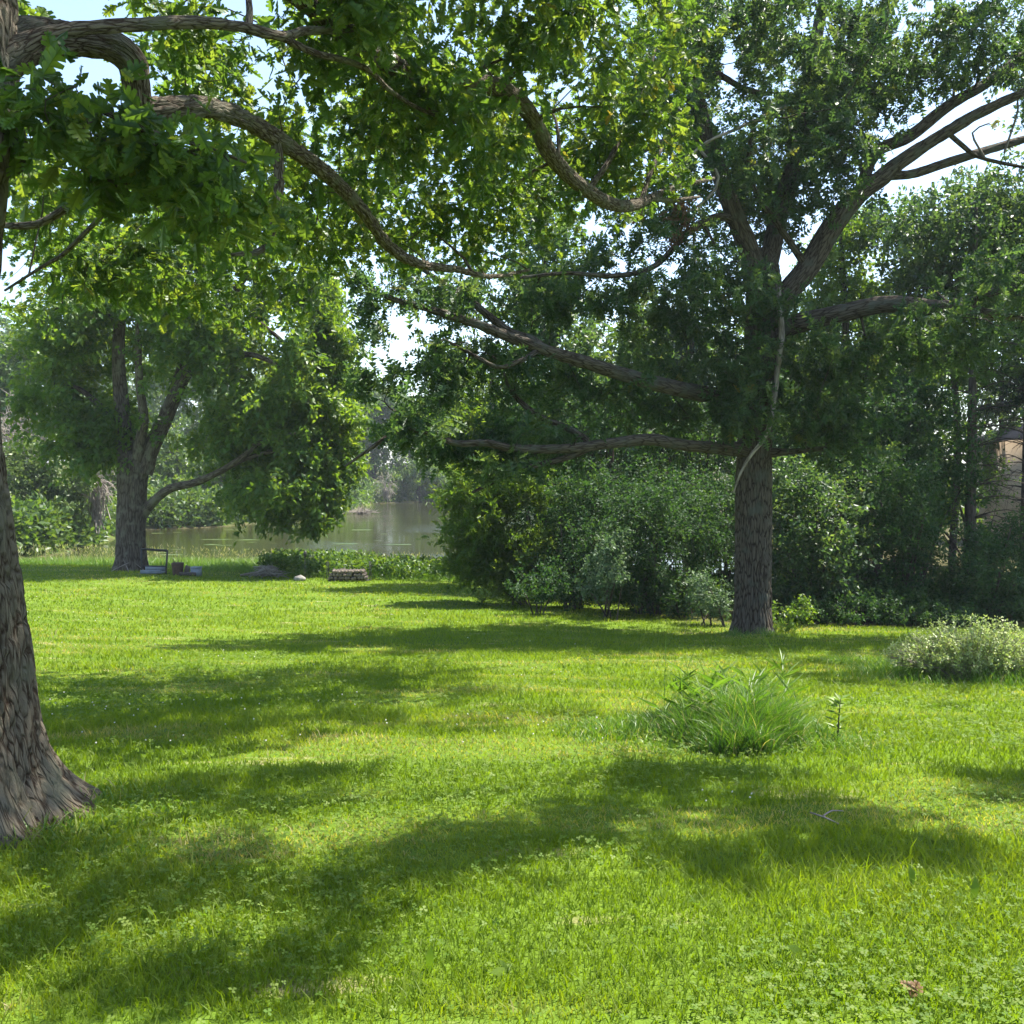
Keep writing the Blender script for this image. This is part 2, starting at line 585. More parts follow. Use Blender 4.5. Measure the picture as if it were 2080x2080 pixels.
M['silver_leaf'] = leaf_mat("silver_leaf", [(0, (.05, .10, .045)), (.5, (.10, .16, .08)), (1, (.20, .26, .15))], trans=(1.2, 1.3, .7), fac=.38, rough=.5, spec=.35)
M['far_leaf'] = leaf_mat("far_leaf", [(0, (.035, .08, .022)), (.5, (.065, .12, .03)), (1, (.12, .17, .045))], trans=(1.9, 1.8, .55), fac=.45)
M['far_leaf_y'] = leaf_mat("far_leaf_y", [(0, (.06, .10, .03)), (.5, (.10, .16, .04)), (1, (.19, .24, .09))], trans=(1.2, 1.2, .5), fac=.4)
M['spruce_leaf'] = leaf_mat("spruce_leaf", [(0, (.014, .036, .020)), (.5, (.022, .052, .028)), (1, (.045, .075, .035))], trans=(1.1, 1.2, .6), fac=.15, rough=.5)
M['brown_leaf'] = leaf_mat("brown_leaf", [(0, (.10, .055, .03)), (.5, (.17, .095, .05)), (1, (.26, .16, .08))], trans=(1.1, 1., .7), fac=.3)
M['grass'] = leaf_mat("grass", [(0, (.084, .138, .009)), (.4, (.131, .195, .012)), (.75, (.20, .24, .026)), (.9, (.21, .245, .05)), (1, (.34, .29, .14))], trans=(1.5, 1.55, .3), fac=.5, rough=.5, spec=.25)
M['clover'] = leaf_mat("clover", [(0, (.068, .135, .014)), (.5, (.115, .187, .024)), (1, (.21, .26, .06))], trans=(1.4, 1.5, .35), fac=.48, rough=.55, spec=.2)
M['tall_grass'] = leaf_mat("tall_grass", [(0, (.06, .145, .018)), (.5, (.10, .19, .024)), (.92, (.16, .23, .035)), (1, (.34, .30, .17))], trans=(1.3, 1.4, .4), fac=.4, rough=.4, spec=.4)
M['bank_grass'] = leaf_mat("bank_grass", [(0, (.08, .16, .02)), (.55, (.14, .23, .035)), (.8, (.21, .25, .08)), (1, (.33, .29, .19))], trans=(1.2, 1.3, .5), fac=.45)
M['flower'] = leaf_mat("flower", [(0, (.55, .55, .48)), (1, (.75, .72, .66))], trans=(1, 1, 1), fac=.3)
M['rust'] = plain_mat("rust", (.05, .028, .02), (.095, .05, .03), 14, .85)
M['black_metal'] = plain_mat("black_metal", (.014, .013, .013), (.03, .027, .025), 20, .55)
M['grey_panel'] = plain_mat("grey_panel", (.16, .19, .22), (.22, .25, .28), 6, .6)
M['stone'] = plain_mat("stone", (.14, .13, .115), (.30, .28, .25), 7, .9, bump=.6)
M['log_bark'] = plain_mat("log_bark", (.035, .027, .021), (.075, .058, .045), 18, .9, bump=.5)
M['log_end'] = plain_mat("log_end", (.13, .10, .07), (.22, .17, .125), 14, .85)
M['house_wall'] = plain_mat("house_wall", (.38, .285, .19), (.43, .33, .225), 2, .85)
M['house_roof'] = plain_mat("house_roof", (.17, .12, .105), (.24, .17, .15), 8, .9)
M['glass_dark'] = plain_mat("glass_dark", (.02, .022, .025), (.03, .03, .033), 3, .1)

# ground: grass-green earth with straw patches, mud near the water
def ground_material():
    m, n, out = new_mat("lawn_ground")
    p = n.nodes.new("ShaderNodeBsdfPrincipled")
    p.inputs["Roughness"].default_value = .95
    p.inputs["Specular IOR Level"].default_value = .05
    tc = n.nodes.new("ShaderNodeTexCoord")
    def noise(sc, det=5):
        k = n.nodes.new("ShaderNodeTexNoise"); k.inputs["Scale"].default_value = sc; k.inputs["Detail"].default_value = det
        n.links.new(tc.outputs["Object"], k.inputs[0]); return k
    def mixc(fac, a, b):
        mx = n.nodes.new("ShaderNodeMix"); mx.data_type = 'RGBA'
        n.links.new(fac, mx.inputs[0])
        for s, v in ((6, a), (7, b)):
            if isinstance(v, tuple): mx.inputs[s].default_value = (*v, 1)
            else: n.links.new(v, mx.inputs[s])
        return mx.outputs[2]
    big = ramp(n, [(.35, (.08, .125, .010)), (.65, (.14, .19, .018))])
    n.links.new(noise(.35).outputs[0], big.inputs[0])
    fine = ramp(n, [(.3, (.05, .10, .012)), (.7, (.12, .205, .028))])
    n.links.new(noise(26, 8).outputs[0], fine.inputs[0])
    half = n.nodes.new("ShaderNodeValue"); half.outputs[0].default_value = .5
    c = mixc(half.outputs[0], big.outputs[0], fine.outputs[0])
    mp = n.nodes.new("ShaderNodeMapping"); mp.inputs["Scale"].default_value = (.55, 1.6, 1)
    n.links.new(tc.outputs["Object"], mp.inputs[0])
    ns = n.nodes.new("ShaderNodeTexNoise"); ns.inputs["Scale"].default_value = 1.3; ns.inputs["Detail"].default_value = 7; ns.inputs["Roughness"].default_value = .65
    n.links.new(mp.outputs[0], ns.inputs[0])
    straw = ramp(n, [(.60, (0, 0, 0)), (.72, (1, 1, 1))])
    n.links.new(ns.outputs[0], straw.inputs[0])
    c = mixc(straw.outputs[0], c, (.30, .25, .13))
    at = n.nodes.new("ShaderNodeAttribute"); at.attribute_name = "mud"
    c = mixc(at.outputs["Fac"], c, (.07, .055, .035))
    n.links.new(c, p.inputs["Base Color"])
    b = n.nodes.new("ShaderNodeBump"); b.inputs["Strength"].default_value = .7; b.inputs["Distance"].default_value = .05
    n.links.new(noise(40, 6).outputs[0], b.inputs["Height"]); n.links.new(b.outputs[0], p.inputs["Normal"])
    n.links.new(p.outputs[0], out.inputs[0])
    return m

def water_material():
    m, n, out = new_mat("river_water")
    p = n.nodes.new("ShaderNodeBsdfPrincipled")
    p.inputs["Base Color"].default_value = (.030, .030, .011, 1)
    p.inputs["Roughness"].default_value = .06
    p.inputs["IOR"].default_value = 1.33
    tc = n.nodes.new("ShaderNodeTexCoord")
    mp = n.nodes.new("ShaderNodeMapping"); mp.inputs["Scale"].default_value = (1.0, 2.2, 1)
    n.links.new(tc.outputs["Object"], mp.inputs[0])
    a = n.nodes.new("ShaderNodeTexNoise"); a.inputs["Scale"].default_value = 2.2; a.inputs["Detail"].default_value = 4
    n.links.new(mp.outputs[0], a.inputs[0])
    b2 = n.nodes.new("ShaderNodeTexNoise"); b2.inputs["Scale"].default_value = .09; b2.inputs["Detail"].default_value = 2
    n.links.new(tc.outputs["Object"], b2.inputs[0])
    rr = ramp(n, [(.42, (.15, .15, .15)), (.62, (1, 1, 1))])
    n.links.new(b2.outputs[0], rr.inputs[0])
    mu = n.nodes.new("ShaderNodeMath"); mu.operation = 'MULTIPLY'
    n.links.new(a.outputs[0], mu.inputs[0]); n.links.new(rr.outputs[0], mu.inputs[1])
    b = n.nodes.new("ShaderNodeBump"); b.inputs["Strength"].default_value = .5; b.inputs["Distance"].default_value = .05
    n.links.new(mu.outputs[0], b.inputs["Height"]); n.links.new(b.outputs[0], p.inputs["Normal"])
    n.links.new(p.outputs[0], out.inputs[0])
    return m

# ------------------------------------------------------------------ ground and water
def build_ground():
    s = np.linspace(-1, 1, 281)
    xs = np.sinh(s * 5.2) / np.sinh(5.2) * 900
    ys = np.concatenate([np.linspace(-90, -8, 18), np.arange(-7, 46, .3), np.linspace(47, 200, 170), np.geomspace(203, 1600, 30)])
    X, Y = np.meshgrid(xs, ys)
    Z = height(X, Y)
    V = np.stack([X.ravel(), Y.ravel(), Z.ravel()], 1)
    a, b = len(ys), len(xs)
    i = np.arange(a - 1)[:, None] * b + np.arange(b - 1)[None]
    f = np.stack([i, i + 1, i + b + 1, i + b], -1).reshape(-1, 4)
    fs = far_shore(V[:, 0], V[:, 1])
    mud = sst(37, 42, V[:, 1]) * sst(-2.2, -2.5, V[:, 2]) * .9
    mud = np.maximum(mud, .75 * sst(0, 6, V[:, 1] - fs))
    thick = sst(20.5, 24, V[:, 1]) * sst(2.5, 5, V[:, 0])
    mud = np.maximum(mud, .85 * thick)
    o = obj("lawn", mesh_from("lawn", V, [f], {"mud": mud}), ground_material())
    tag(o, "mown green lawn sloping down to the river bank", "lawn", kind="structure")
    w = np.array([(-400, 36, WATER_Z), (500, 36, WATER_Z), (500, 900, WATER_Z), (-400, 900, WATER_Z)], float)
    o = obj("river_water", mesh_from("river_water", w, [np.array([[0, 1, 2, 3]])], smooth=False), water_material())
    tag(o, "still olive brown river behind the lawn", "river", kind="structure")
build_ground()

# ------------------------------------------------------------------ the large oak beside the camera
def build_near_oak():
    T = Tree()
    b = G(-70, 1700)
    base = np.array([-2.83, 5.0, hz(-2.83, 5.0)])
    def tp(dx, dz, r): return (base[0] + dx - .01, base[1], base[2] + dz, r * .97)
    # trunk: world coordinates, slightly leaning
    trunk = [tp(.0, -.25, .50), tp(.0, .25, .47), tp(0, .8, .445), tp(-.05, 1.4, .43), tp(-.10, 2.0, .42), tp(-.08, 2.8, .41),
             tp(-.02, 3.5, .42), tp(.02, 4.1, .40), tp(-.06, 4.9, .33), tp(-.2, 6.0, .28), tp(-.1, 7.6, .23), tp(.2, 9.4, .16), tp(.3, 11.3, .10), tp(.5, 13.0, .05)]
    T.limb(trunk, step=.02, sides=380, amp=.034, freq=24, flare=(base[2], .56, .22), world_pts=True)
    # big limb: right, then a hanging elbow, then out over the lawn
    A = [(-95, 255, 150, 5.05), (-30, 140, 66, 5.2), (50, 84, 46, 5.4), (140, 80, 39, 5.6), (222, 92, 36, 5.75), (268, 128, 34, 5.85), (277, 180, 31, 5.95),
         (290, 222, 30, 6.05), (345, 219, 27, 6.2), (420, 218, 24, 6.5), (490, 240, 22, 6.9), (560, 280, 20, 7.4), (640, 335, 18, 8.0), (700, 387, 16, 8.7),
         (745, 440, 14.5, 9.2), (790, 500, 13, 9.8), (850, 535, 11, 10.5), (930, 548, 8, 11.4), (1000, 562, 5, 12.2), (1075, 548, 3, 13)]
    A = [(a_, b_, r_ * (.86 if k_ > 2 else 1), d_) for k_, (a_, b_, r_, d_) in enumerate(A)]
    T.limb(A, step=.035, sides=84, amp=.02, freq=19)
    T.limb([(560, 282, 12, 7.4), (566, 340, 11, 7.4), (566, 400, 10, 7.35), (556, 455, 9, 7.3), (537, 503, 7.5, 7.25), (505, 514, 6, 7.2), (470, 518, 3, 7.1)], .08, 14, .012, 16)
    B = [(-60, 190, 60, 5.0), (0, 120, 30, 5.0), (60, 85, 19, 5.1), (130, 62, 15, 5.2), (280, 50, 13, 5.5), (400, 45, 12, 5.8), (490, 55, 11, 6.1), (570, 73, 10, 6.4), (625, 62, 9, 6.7),
         (700, 60, 8, 7), (770, 42, 7, 7.3), (830, 14, 6, 7.6), (860, -40, 4, 8)]
    T.limb(B, .08, 18, .01, 16)
    T.limb([(568, 73, 8, 6.4), (640, 108, 7, 6.7), (700, 122, 6.5, 7), (754, 146, 6, 7.3), (790, 182, 5, 7.7), (850, 220, 4, 8.2), (930, 250, 2.5, 8.8)], .1, 10)
    T.limb([(505, 60, 8, 6.2), (507, 20, 7, 6.3), (500, -40, 5, 6.5)], .1, 10)
    C = [(-110, -420, 90, 5.1), (100, -330, 40, 5.4), (350, -190, 31, 6.0), (560, -50, 26, 6.8), (690, 60, 23, 7.5), (775, 118, 21, 8.1), (860, 160, 19.5, 8.8), (950, 166, 18.5, 9.4), (1010, 177, 17.5, 9.9),
         (1055, 205, 17, 10.3), (1090, 255, 16.5, 10.7), (1112, 305, 16, 11), (1150, 352, 15, 11.4), (1195, 388, 14, 11.9), (1240, 414, 13, 12.4), (1285, 418, 11, 12.9), (1334, 397, 8, 13.4), (1385, 378, 6, 13.9), (1450, 362, 3, 14.5)]
    T.limb(C, .06, 40, .016, 19)
    T.limb([(1320, 402, 7, 13.2), (1367, 407, 5, 13.6), (1420, 400, 3, 14.1)], .1, 9)
    T.limb([(1300, 415, 6, 13.0), (1322, 350, 5, 13.3), (1345, 300, 3, 13.6)], .1, 8)
    T.limb([(1195, 386, 7, 11.9), (1235, 330, 6, 12.1), (1270, 260, 5, 12.4), (1310, 180, 4, 12.8), (1330, 100, 3, 13.2)], .12, 10)
    D = [(289, 215, 22, 6.05), (300, 265, 16, 6.1), (283, 326, 13, 6.2), (217, 366, 12.5, 6.3), (181, 390, 11.5, 6.4), (122, 431, 9, 6.5), (72, 456, 7.5, 6.6), (0, 458, 6, 6.7), (-90, 450, 4, 6.8)]
    T.limb(D, .07, 20, .012, 16)
    T.limb([(181, 392, 6, 6.4), (232, 400, 6, 6.6), (214, 431, 5.5, 6.8), (174, 472, 5, 7), (127, 518, 4.5, 7.2), (87, 541, 3.5, 7.4), (10, 590, 2.5, 7.7)], .1, 9)
    T.limb([(60, 140, 6, 5.3), (100, 160, 7, 5.2), (170, 205, 7, 5.0), (250, 245, 6, 4.9), (330, 275, 5, 5.0), (420, 300, 4, 5.2), (500, 330, 3, 5.4)], .1, 10)
    # added limbs, unseen above the frame, that carry the shade-casting clusters
    top = lambda z: (base[0] + .1, base[1], base[2] + z)
    for tgt, r, z0 in (((1.0, 6.5, 8.6), .12, 6.3), ((3.2, 9.5, 10.5), .13, 7.4), ((-1.2, 10.5, 10.2), .11, 7.8), ((5.2, 8.6, 10.8), .11, 8.0), ((.6, 12.5, 12.2), .10, 8.8), ((2.6, 5.6, 9.4), .09, 7.0)):
        a = np.array(top(z0)); t = np.array(tgt); m = (a + t) / 2 + np.array([0, 0, .5])
        T.limb([(*a, r), (*m, r * .75), (*t, r * .3)], .3, 9, world_pts=True, jit=.5)
    ells = [
            (120, 330, 9.5, 170, 90, 1.5, 46), (90, 480, 11, 190, 90, 2, 66), (300, 490, 11, 210, 110, 2, 76), (430, 570, 11.5, 220, 70, 2, 50),
            (380, 150, 8, 100, 60, 1, 20), (330, 15, 7, 260, 40, 1, 26), (640, 20, 7, 160, 45, 1.0, 30), (720, 90, 7.5, 150, 70, 1.2, 44),
            (900, 80, 8.5, 200, 110, 1.6, 84), (1130, 60, 9.5, 220, 100, 2, 84), (1260, 200, 12, 170, 130, 2, 76), (1100, 150, 10, 160, 90, 2, 50),
            (760, 230, 9, 150, 100, 1.5, 66), (860, 340, 11, 200, 120, 2, 96), (1010, 310, 11, 150, 110, 2, 60), (655, 300, 9, 110, 110, 1.5, 48),
            (690, 460, 11, 120, 90, 2, 46), (900, 460, 12.5, 180, 90, 2, 66), (1060, 440, 13, 130, 90, 2, 44), (600, 440, 10, 90, 110, 1.5, 44),
            (480, 270, 9, 110, 70, 1.4, 34), (450, 440, 12, 130, 90, 2, 40), (370, 60, 9, 130, 50, 1, 30), (420, 130, 9.5, 70, 40, .8, 14), (60, 40, 6.5, 80, 40, .6, 8), (1330, 60, 12, 120, 80, 2, 36), (1300, 330, 13, 120, 90, 1.5, 34),
            (150, 420, 8.5, 150, 60, 1, 18), (110, 560, 12, 160, 60, 1.5, 34), (330, 590, 12.5, 150, 45, 1.5, 26), (60, 400, 13, 90, 90, 1.5, 26), (1180, 280, 13, 140, 130, 1.8, 80), (1250, 370, 14, 120, 80, 1.6, 46), (1110, 400, 14, 120, 90, 1.6, 46), (1020, 210, 12, 140, 90, 2, 50), (760, 350, 13, 160, 110, 2, 50), (920, 210, 8.4, 60, 30, .6, 9), (960, 255, 8.6, 60, 35, .6, 9)]
    cl = np.vstack([ell(*e[:6], int(e[6] * (.8 if e[0] < 700 and e[2] < 9.6 else 1.0)), clump=.47, freq=1.5) for e in ells])
    cl = np.vstack([cl] + [ell(*e, clump=.25, freq=1.) for e in ((110, 240, 5.0, 120, 55, .7, 16), (240, 290, 5.2, 150, 60, .8, 24), (390, 345, 5.5, 160, 60, .8, 26), (470, 415, 5.8, 110, 45, .7, 14), (300, 410, 5.8, 120, 40, .7, 10))])
    keep = np.ones(len(cl), bool)
    def proj(p):
        d = p[:, 1] * cp - (p[:, 2] - CAMZ) * sp
        v = p[:, 1] * sp + (p[:, 2] - CAMZ) * cp
        return 1040 + F * p[:, 0] / d, 1040 - F * v / d
    X, Y = proj(cl)
    for gx, gy, grx, gry in ((560, 160, 60, 55), (520, 105, 30, 30), (640, 190, 40, 30), (180, 112, 60, 14)):   # open sky seen through the crown
        keep &= ((X - gx) / grx) ** 2 + ((Y - gy) / gry) ** 2 > 1
    cl = cl[keep]
    # leaf clusters added above the frame, placed to throw the lawn's shade
    sh = [(560, 1440, 300, 30, 16), (940, 1440, 200, 45, 20), (860, 1395, 130, 20, 7), (300, 1390, 200, 22, 8), (260, 1500, 160, 24, 8),
          (400, 1620, 260, 45, 15), (950, 1740, 160, 80, 20), (1180, 1680, 150, 50, 15), (700, 1575, 200, 24, 8),
          (1420, 1590, 180, 52, 24), (1650, 1680, 160, 50, 18), (1800, 1720, 120, 35, 10), (1500, 1755, 130, 20, 7), (2040, 1600, 80, 40, 12), (2160, 1600, 100, 60, 10),
          (1360, 1470, 60, 40, 8), (690, 1840, 55, 55, 7), (330, 1790, 200, 60, 13), (100, 1760, 170, 50, 9), (350, 2000, 190, 60, 10), (40, 1920, 100, 60, 6)]
    up = np.vstack([over(*q) for q in sh] + [ellw(P(a, b, dd_) + S * h_, (r_, r_, .6), n_, clump=.36, freq=1.3)
                    for a, b, dd_, h_, r_, n_ in ((200, 290, 5.0, 5.6, .9, 30), (420, 380, 5.6, 5.2, .9, 28), (330, 350, 5.4, 6.2, .9, 24), (110, 260, 5.0, 5.0, .8, 18), (780, 200, 9, 4.6, 1.0, 8))])  # this group: unseen clusters added to keep the near foliage in shade
    T.grow(cl[rng.choice(len(cl), 70, replace=False)], 2.4, 7, .2, .35, True, .006)
    dirs = T.grow(cl, 1.2, 5, .2)
    dup = T.grow(up, 1.3, 4, .4)
    parts = [leaves_at(cl, dirs, 12, .125, .30, OAK_HI, up=.7, droop=.35), leaves_at(up, dup, 19, .17, .44, OAK_LO, up=1.2)]
    V, Fc, A = merge(parts)
    e = finish_tree("oak_tree", base, "massive furrowed oak trunk at the left edge with thick limbs arching over the lawn", "tree", None, T, M['oak_bark'], V, Fc, A, M['oak_leaf'])
    return e
build_near_oak()

# ------------------------------------------------------------------ the oak on the right of the lawn
def build_right_oak():
    T = Tree()
    base = G(1527, 1288)
    D0 = depth_of(base)
    k = D0 / 21.0
    d = D0 + .3
    def L(*p): return [(a, b, r, d + o * k) for a, b, r, o in p]
    T.limb(L((1528, 1310, 40, 0), (1528, 1285, 38, 0), (1529, 1235, 36, 0), (1530, 1100, 36, 0), (1531, 1000, 35, 0), (1533, 900, 33, 0), (1541, 760, 31, 0), (1549, 650, 33, 0), (1552, 570, 33, 0), (1556, 510, 20, .1)),
           step=.05, sides=180, amp=.05, freq=16, flare=(base[2], .22, .22))
    T.limb(L((1540, 590, 24, 0), (1522, 510, 21, -.2), (1500, 455, 19, -.4), (1478, 398, 18, -.6), (1460, 344, 17.5, -.7), (1434, 290, 17, -.8), (1419, 217, 16, -.9), (1405, 163, 15, -.9), (1386, 109, 14, -.8), (1350, 40, 11, -.6), (1300, -60, 8, -.4), (1260, -200, 4, 0)), .12, 32, .03, 13)
    T.limb(L((1565, 660, 26, 0), (1596, 600, 23, 0), (1641, 543, 22, 0), (1688, 464, 21, 0), (1742, 398, 19, -.1), (1795, 358, 17, -.1), (1833, 326, 14, -.2), (1923, 268, 12, -.4), (1996, 226, 11, -.5), (2079, 188, 9, -.6), (2200, 130, 6, -.8)), .12, 32, .03, 13)
    T.limb(L((1795, 358, 9, -.1), (1830, 356, 9, 0), (1862, 351, 9, .1), (1960, 319, 9, .3), (2079, 283, 8, .5), (2200, 250, 5, .7)), .15, 14, .012, 13)
    T.limb(L((1745, 390, 12, 0), (1780, 310, 12, .2), (1851, 275, 12, .3), (1923, 217, 11, .4), (2014, 163, 10, .5), (2079, 110, 9, .6), (2200, 20, 6, .8)), .15, 16, .015, 13)
    T.limb(L((1923, 268, 5, -.4), (1960, 300, 5, -.2), (1985, 318, 4, 0), (2030, 330, 4, .1), (2080, 340, 3, .2)), .2, 8)
    T.limb(L((1555, 560, 22, .1), (1585, 430, 18, .5), (1620, 310, 16, .8), (1642, 200, 14, 1), (1660, 70, 12, 1.2), (1690, -80, 9, 1.4), (1720, -260, 4, 1.6)), .15, 20, .02, 13)
    T.limb(L((1640, 210, 10, 1), (1720, 120, 8, .6), (1800, 30, 6, .2), (1870, -80, 4, 0)), .2, 10)
    T.limb(L((1560, 700, 22, 0), (1600, 664, 20, -.2), (1650, 650, 19, -.4), (1706, 637, 18, -.6), (1797, 618, 17, -.8), (1887, 622, 15, -1), (1960, 628, 11, -1.1), (2030, 640, 8, -1.2), (2110, 655, 5, -1.3)), .12, 28, .025, 13)
    T.limb(L((1900, 622, 9, -1), (1950, 612, 9, -.9), (2000, 598, 8.5, -.8), (2085, 578, 7.5, -.7), (2180, 560, 5, -.5)), .2, 10)
    T.limb(L((1540, 850, 22, 0), (1490, 812, 17, -.4), (1400, 795, 16, -.8), (1298, 770, 14.5, -1.3), (1207, 742, 13.5, -1.7), (1135, 720, 12.5, -2), (1091, 705, 11.5, -2.2), (1026, 681, 10.5, -2.4), (954, 653, 9, -2.6), (863, 625, 7, -2.8), (806, 610, 5.5, -3), (740, 584, 3, -3.1)), .12, 24, .022, 13)
    T.limb(L((1110, 712, 9, -2.1), (1080, 690, 9, -2), (1040, 676, 8, -1.9), (1008, 654, 8, -1.9), (955, 611, 7, -1.8), (900, 575, 5.5, -1.7), (840, 535, 3.5, -1.6)), .15, 10)
    T.limb(L((1091, 712, 6, -2.2), (1075, 724, 5.5, -2.4), (1037, 741, 5, -2.6), (1008, 745, 4.5, -2.7), (954, 717, 4, -2.8), (900, 688, 2.5, -2.9)), .15, 8)
    T.limb(L((1530, 915, 18, 0), (1460, 910, 13, -.6), (1388, 904, 12, -1), (1320, 893, 12, -1.4), (1243, 900, 11, -1.8), (1153, 911, 10, -2.2), (1044, 911, 8.5, -2.6), (990, 900, 7.5, -2.8), (925, 900, 6.5, -3), (874, 879, 6, -3.2), (827, 873, 5.5, -3.4), (790, 886, 4.5, -3.5), (747, 915, 3.5, -3.6), (700, 948, 2.2, -3.7)), .12, 18, .012, 13)
    T.limb(L((1200, 905, 7, -2), (1182, 885, 7, -1.9), (1145, 866, 6.5, -1.8), (1098, 846, 6, -1.8), (1055, 814, 5.5, -1.8), (1030, 780, 4, -1.8), (1020, 740, 2.5, -1.8)), .15, 9)
    T.limb(L((1210, 905, 7, -2), (1150, 930, 6.5, -2.1), (1062, 952, 5.5, -2.3), (1015, 973, 4.5, -2.5), (960, 1000, 3, -2.7)), .15, 9)
    T.limb(L((1545, 920, 14, 0), (1600, 918, 7, -.3), (1660, 912, 5.5, -.5), (1730, 905, 3.5, -.7)), .15, 8)
    T.limb(L((806, 872, 3.2, -3.45), (804, 850, 2.8, -3.4), (812, 838, 2.2, -3.4), (795, 832, 1.8, -3.4), (780, 815, 1.4, -3.4)), .1, 6)
    T.limb(L((1500, 455, 9, -.3), (1460, 440, 8, -.8), (1400, 470, 7, -1.2), (1330, 540, 6, -1.6), (1250, 560, 5, -1.9), (1150, 555, 4, -2.2), (1050, 565, 3, -2.4)), .15, 9)
    T.limb(L((1434, 290, 8, -.8), (1380, 280, 7, -1), (1320, 300, 5, -1.2), (1260, 340, 3, -1.4)), .15, 8)
    T.limb(L((1640, 545, 8, 0), (1590, 470, 7, -.5), (1540, 400, 6, -1), (1520, 330, 5, -1.2), (1530, 250, 3, -1.3)), .15, 9)
    T.limb(L((1412, 190, 7, -.9), (1450, 150, 7, -.6), (1510, 180, 6, -.3), (1560, 190, 4, 0)), .15, 8)
    ells = [(1600, 140, 0, 300, 150, 4, 380), (1400, 90, -1, 150, 110, 3, 90), (1510, 350, 0, 130, 150, 3, 150), (1640, 320, 0, 160, 160, 3, 190), (1860, 70, 0, 250, 90, 3, 120), (1940, 160, .4, 160, 60, 2.5, 50), (1720, 250, 0, 110, 120, 2, 70),
            (1310, 560, .4, 170, 100, 2.3, 110), (1150, 590, 0, 170, 80, 2.1, 90), (1000, 590, -1.0, 140, 60, 1.8, 60), (880, 610, -2.6, 100, 50, 1.4, 36),
            (990, 760, -1.2, 160, 70, 1.6, 80), (1190, 810, .2, 180, 75, 1.9, 85), (875, 750, -2.8, 60, 80, 1.3, 30), (850, 875, -3.1, 100, 50, 1.4, 44), (960, 930, -2.7, 130, 50, 1.4, 60), (1110, 900, -1.6, 150, 60, 1.8, 50),
            (1390, 680, 1.0, 120, 110, 2.2, 90), (1350, 850, .6, 120, 60, 1.8, 50), (1450, 610, -.8, 90, 80, 2, 60),
            (1560, 760, -1.2, 110, 100, .9, 44), (1480, 790, -1.1, 80, 90, 1, 40), (1650, 800, -.3, 120, 110, 1.8, 80), (1380, 200, -1, 90, 110, 2, 60), (1340, 420, -1, 100, 90, 2, 50), (1500, 60, 0, 120, 70, 2.5, 60), (1760, 130, .3, 160, 110, 3, 110), (1710, 880, -.6, 100, 60, 1.5, 50),
            (1530, 860, -1.3, 60, 35, .6, 14), (1720, 710, -.8, 160, 70, 2, 90), (1930, 680, -1, 180, 70, 2, 90), (1960, 570, -.7, 140, 50, 1.8, 40),
            (2270, 230, -1, 180, 200, 3, 200), (2230, 600, -1.5, 150, 90, 2.5, 90), (745, 600, -3.1, 34, 34, .6, 9), (720, 560, -3.1, 30, 25, .5, 6), (840, 540, -1.7, 60, 30, .8, 12), (775, 655, -3, 30, 40, .7, 8), (740, 775, -3.3, 24, 42, .7, 10), (800, 760, -3, 22, 40, .6, 7), (1560, 600, -1, 60, 60, .8, 18)]  # first two: foliage added beyond the frame edge to shade the lawn
    cl = np.vstack([ell(a, b, d + o * k, rx, ry, rd, n, clump=.46, freq=1.1) for a, b, o, rx, ry, rd, n in ells])
    dd = cl[:, 1] * cp - (cl[:, 2] - CAMZ) * sp
    vv = cl[:, 1] * sp + (cl[:, 2] - CAMZ) * cp
    X, Y = 1040 + F * cl[:, 0] / dd, 1040 - F * vv / dd
    keep = np.ones(len(cl), bool)
    for gx, gy, grx, gry in ((1950, 330, 170, 70), (1900, 250, 60, 50), (1830, 350, 80, 40), (1480, 130, 28, 60), (1475, 200, 20, 50), (760, 730, 50, 25), (2050, 230, 70, 60)):
        keep &= ((X - gx) / grx) ** 2 + ((Y - gy) / gry) ** 2 > 1
    cl = cl[keep]
    cl = np.vstack([cl] + [over(*q) for q in ((1580, 1322, 210, 28, 75), (1740, 1370, 170, 36, 75), (1850, 1310, 110, 22, 30), (1300, 1292, 200, 18, 30))])  # clusters added high in the sun's path to darken these lawn spots
    T.grow(cl[rng.choice(len(cl), 190, replace=False)], 3.0, 7, .25, .3, True, .010)
    dirs = T.grow(cl, 1.3, 4, .25)
    V, Fc, A = leaves_at(cl, dirs, 10, .24, .32, OAK_LO, up=.6, droop=.35)
    e = finish_tree("oak_tree", base, "tall oak with straight dark trunk standing at the right of the lawn before the thicket", "tree", None, T, M['oak_bark_dark'], V, Fc, A, M['oak_leaf_b'])
    # pale dead branch hanging down along the trunk
    W = Wood()
    pts = [(1582, 585, 6, -.75), (1583, 620, 7.5, -.8), (1588, 680, 8, -.85), (1578, 760, 7.5, -.9), (1570, 830, 7, -.95), (1555, 885, 6.5, -1.0), (1525, 925, 5, -1.1), (1505, 960, 3.6, -1.1), (1490, 1000, 2, -1.0)]
    W.tube(cr([list(P(a, b, d + o * k)) + [.72 * r * (d + o) / F] for a, b, r, o in pts], .05), 14, .014, 26)
    obj("dead_branch", W.mesh("dead_branch", base), M['dead_wood'], e)["label"] = "pale grey dead branch hanging down the trunk"
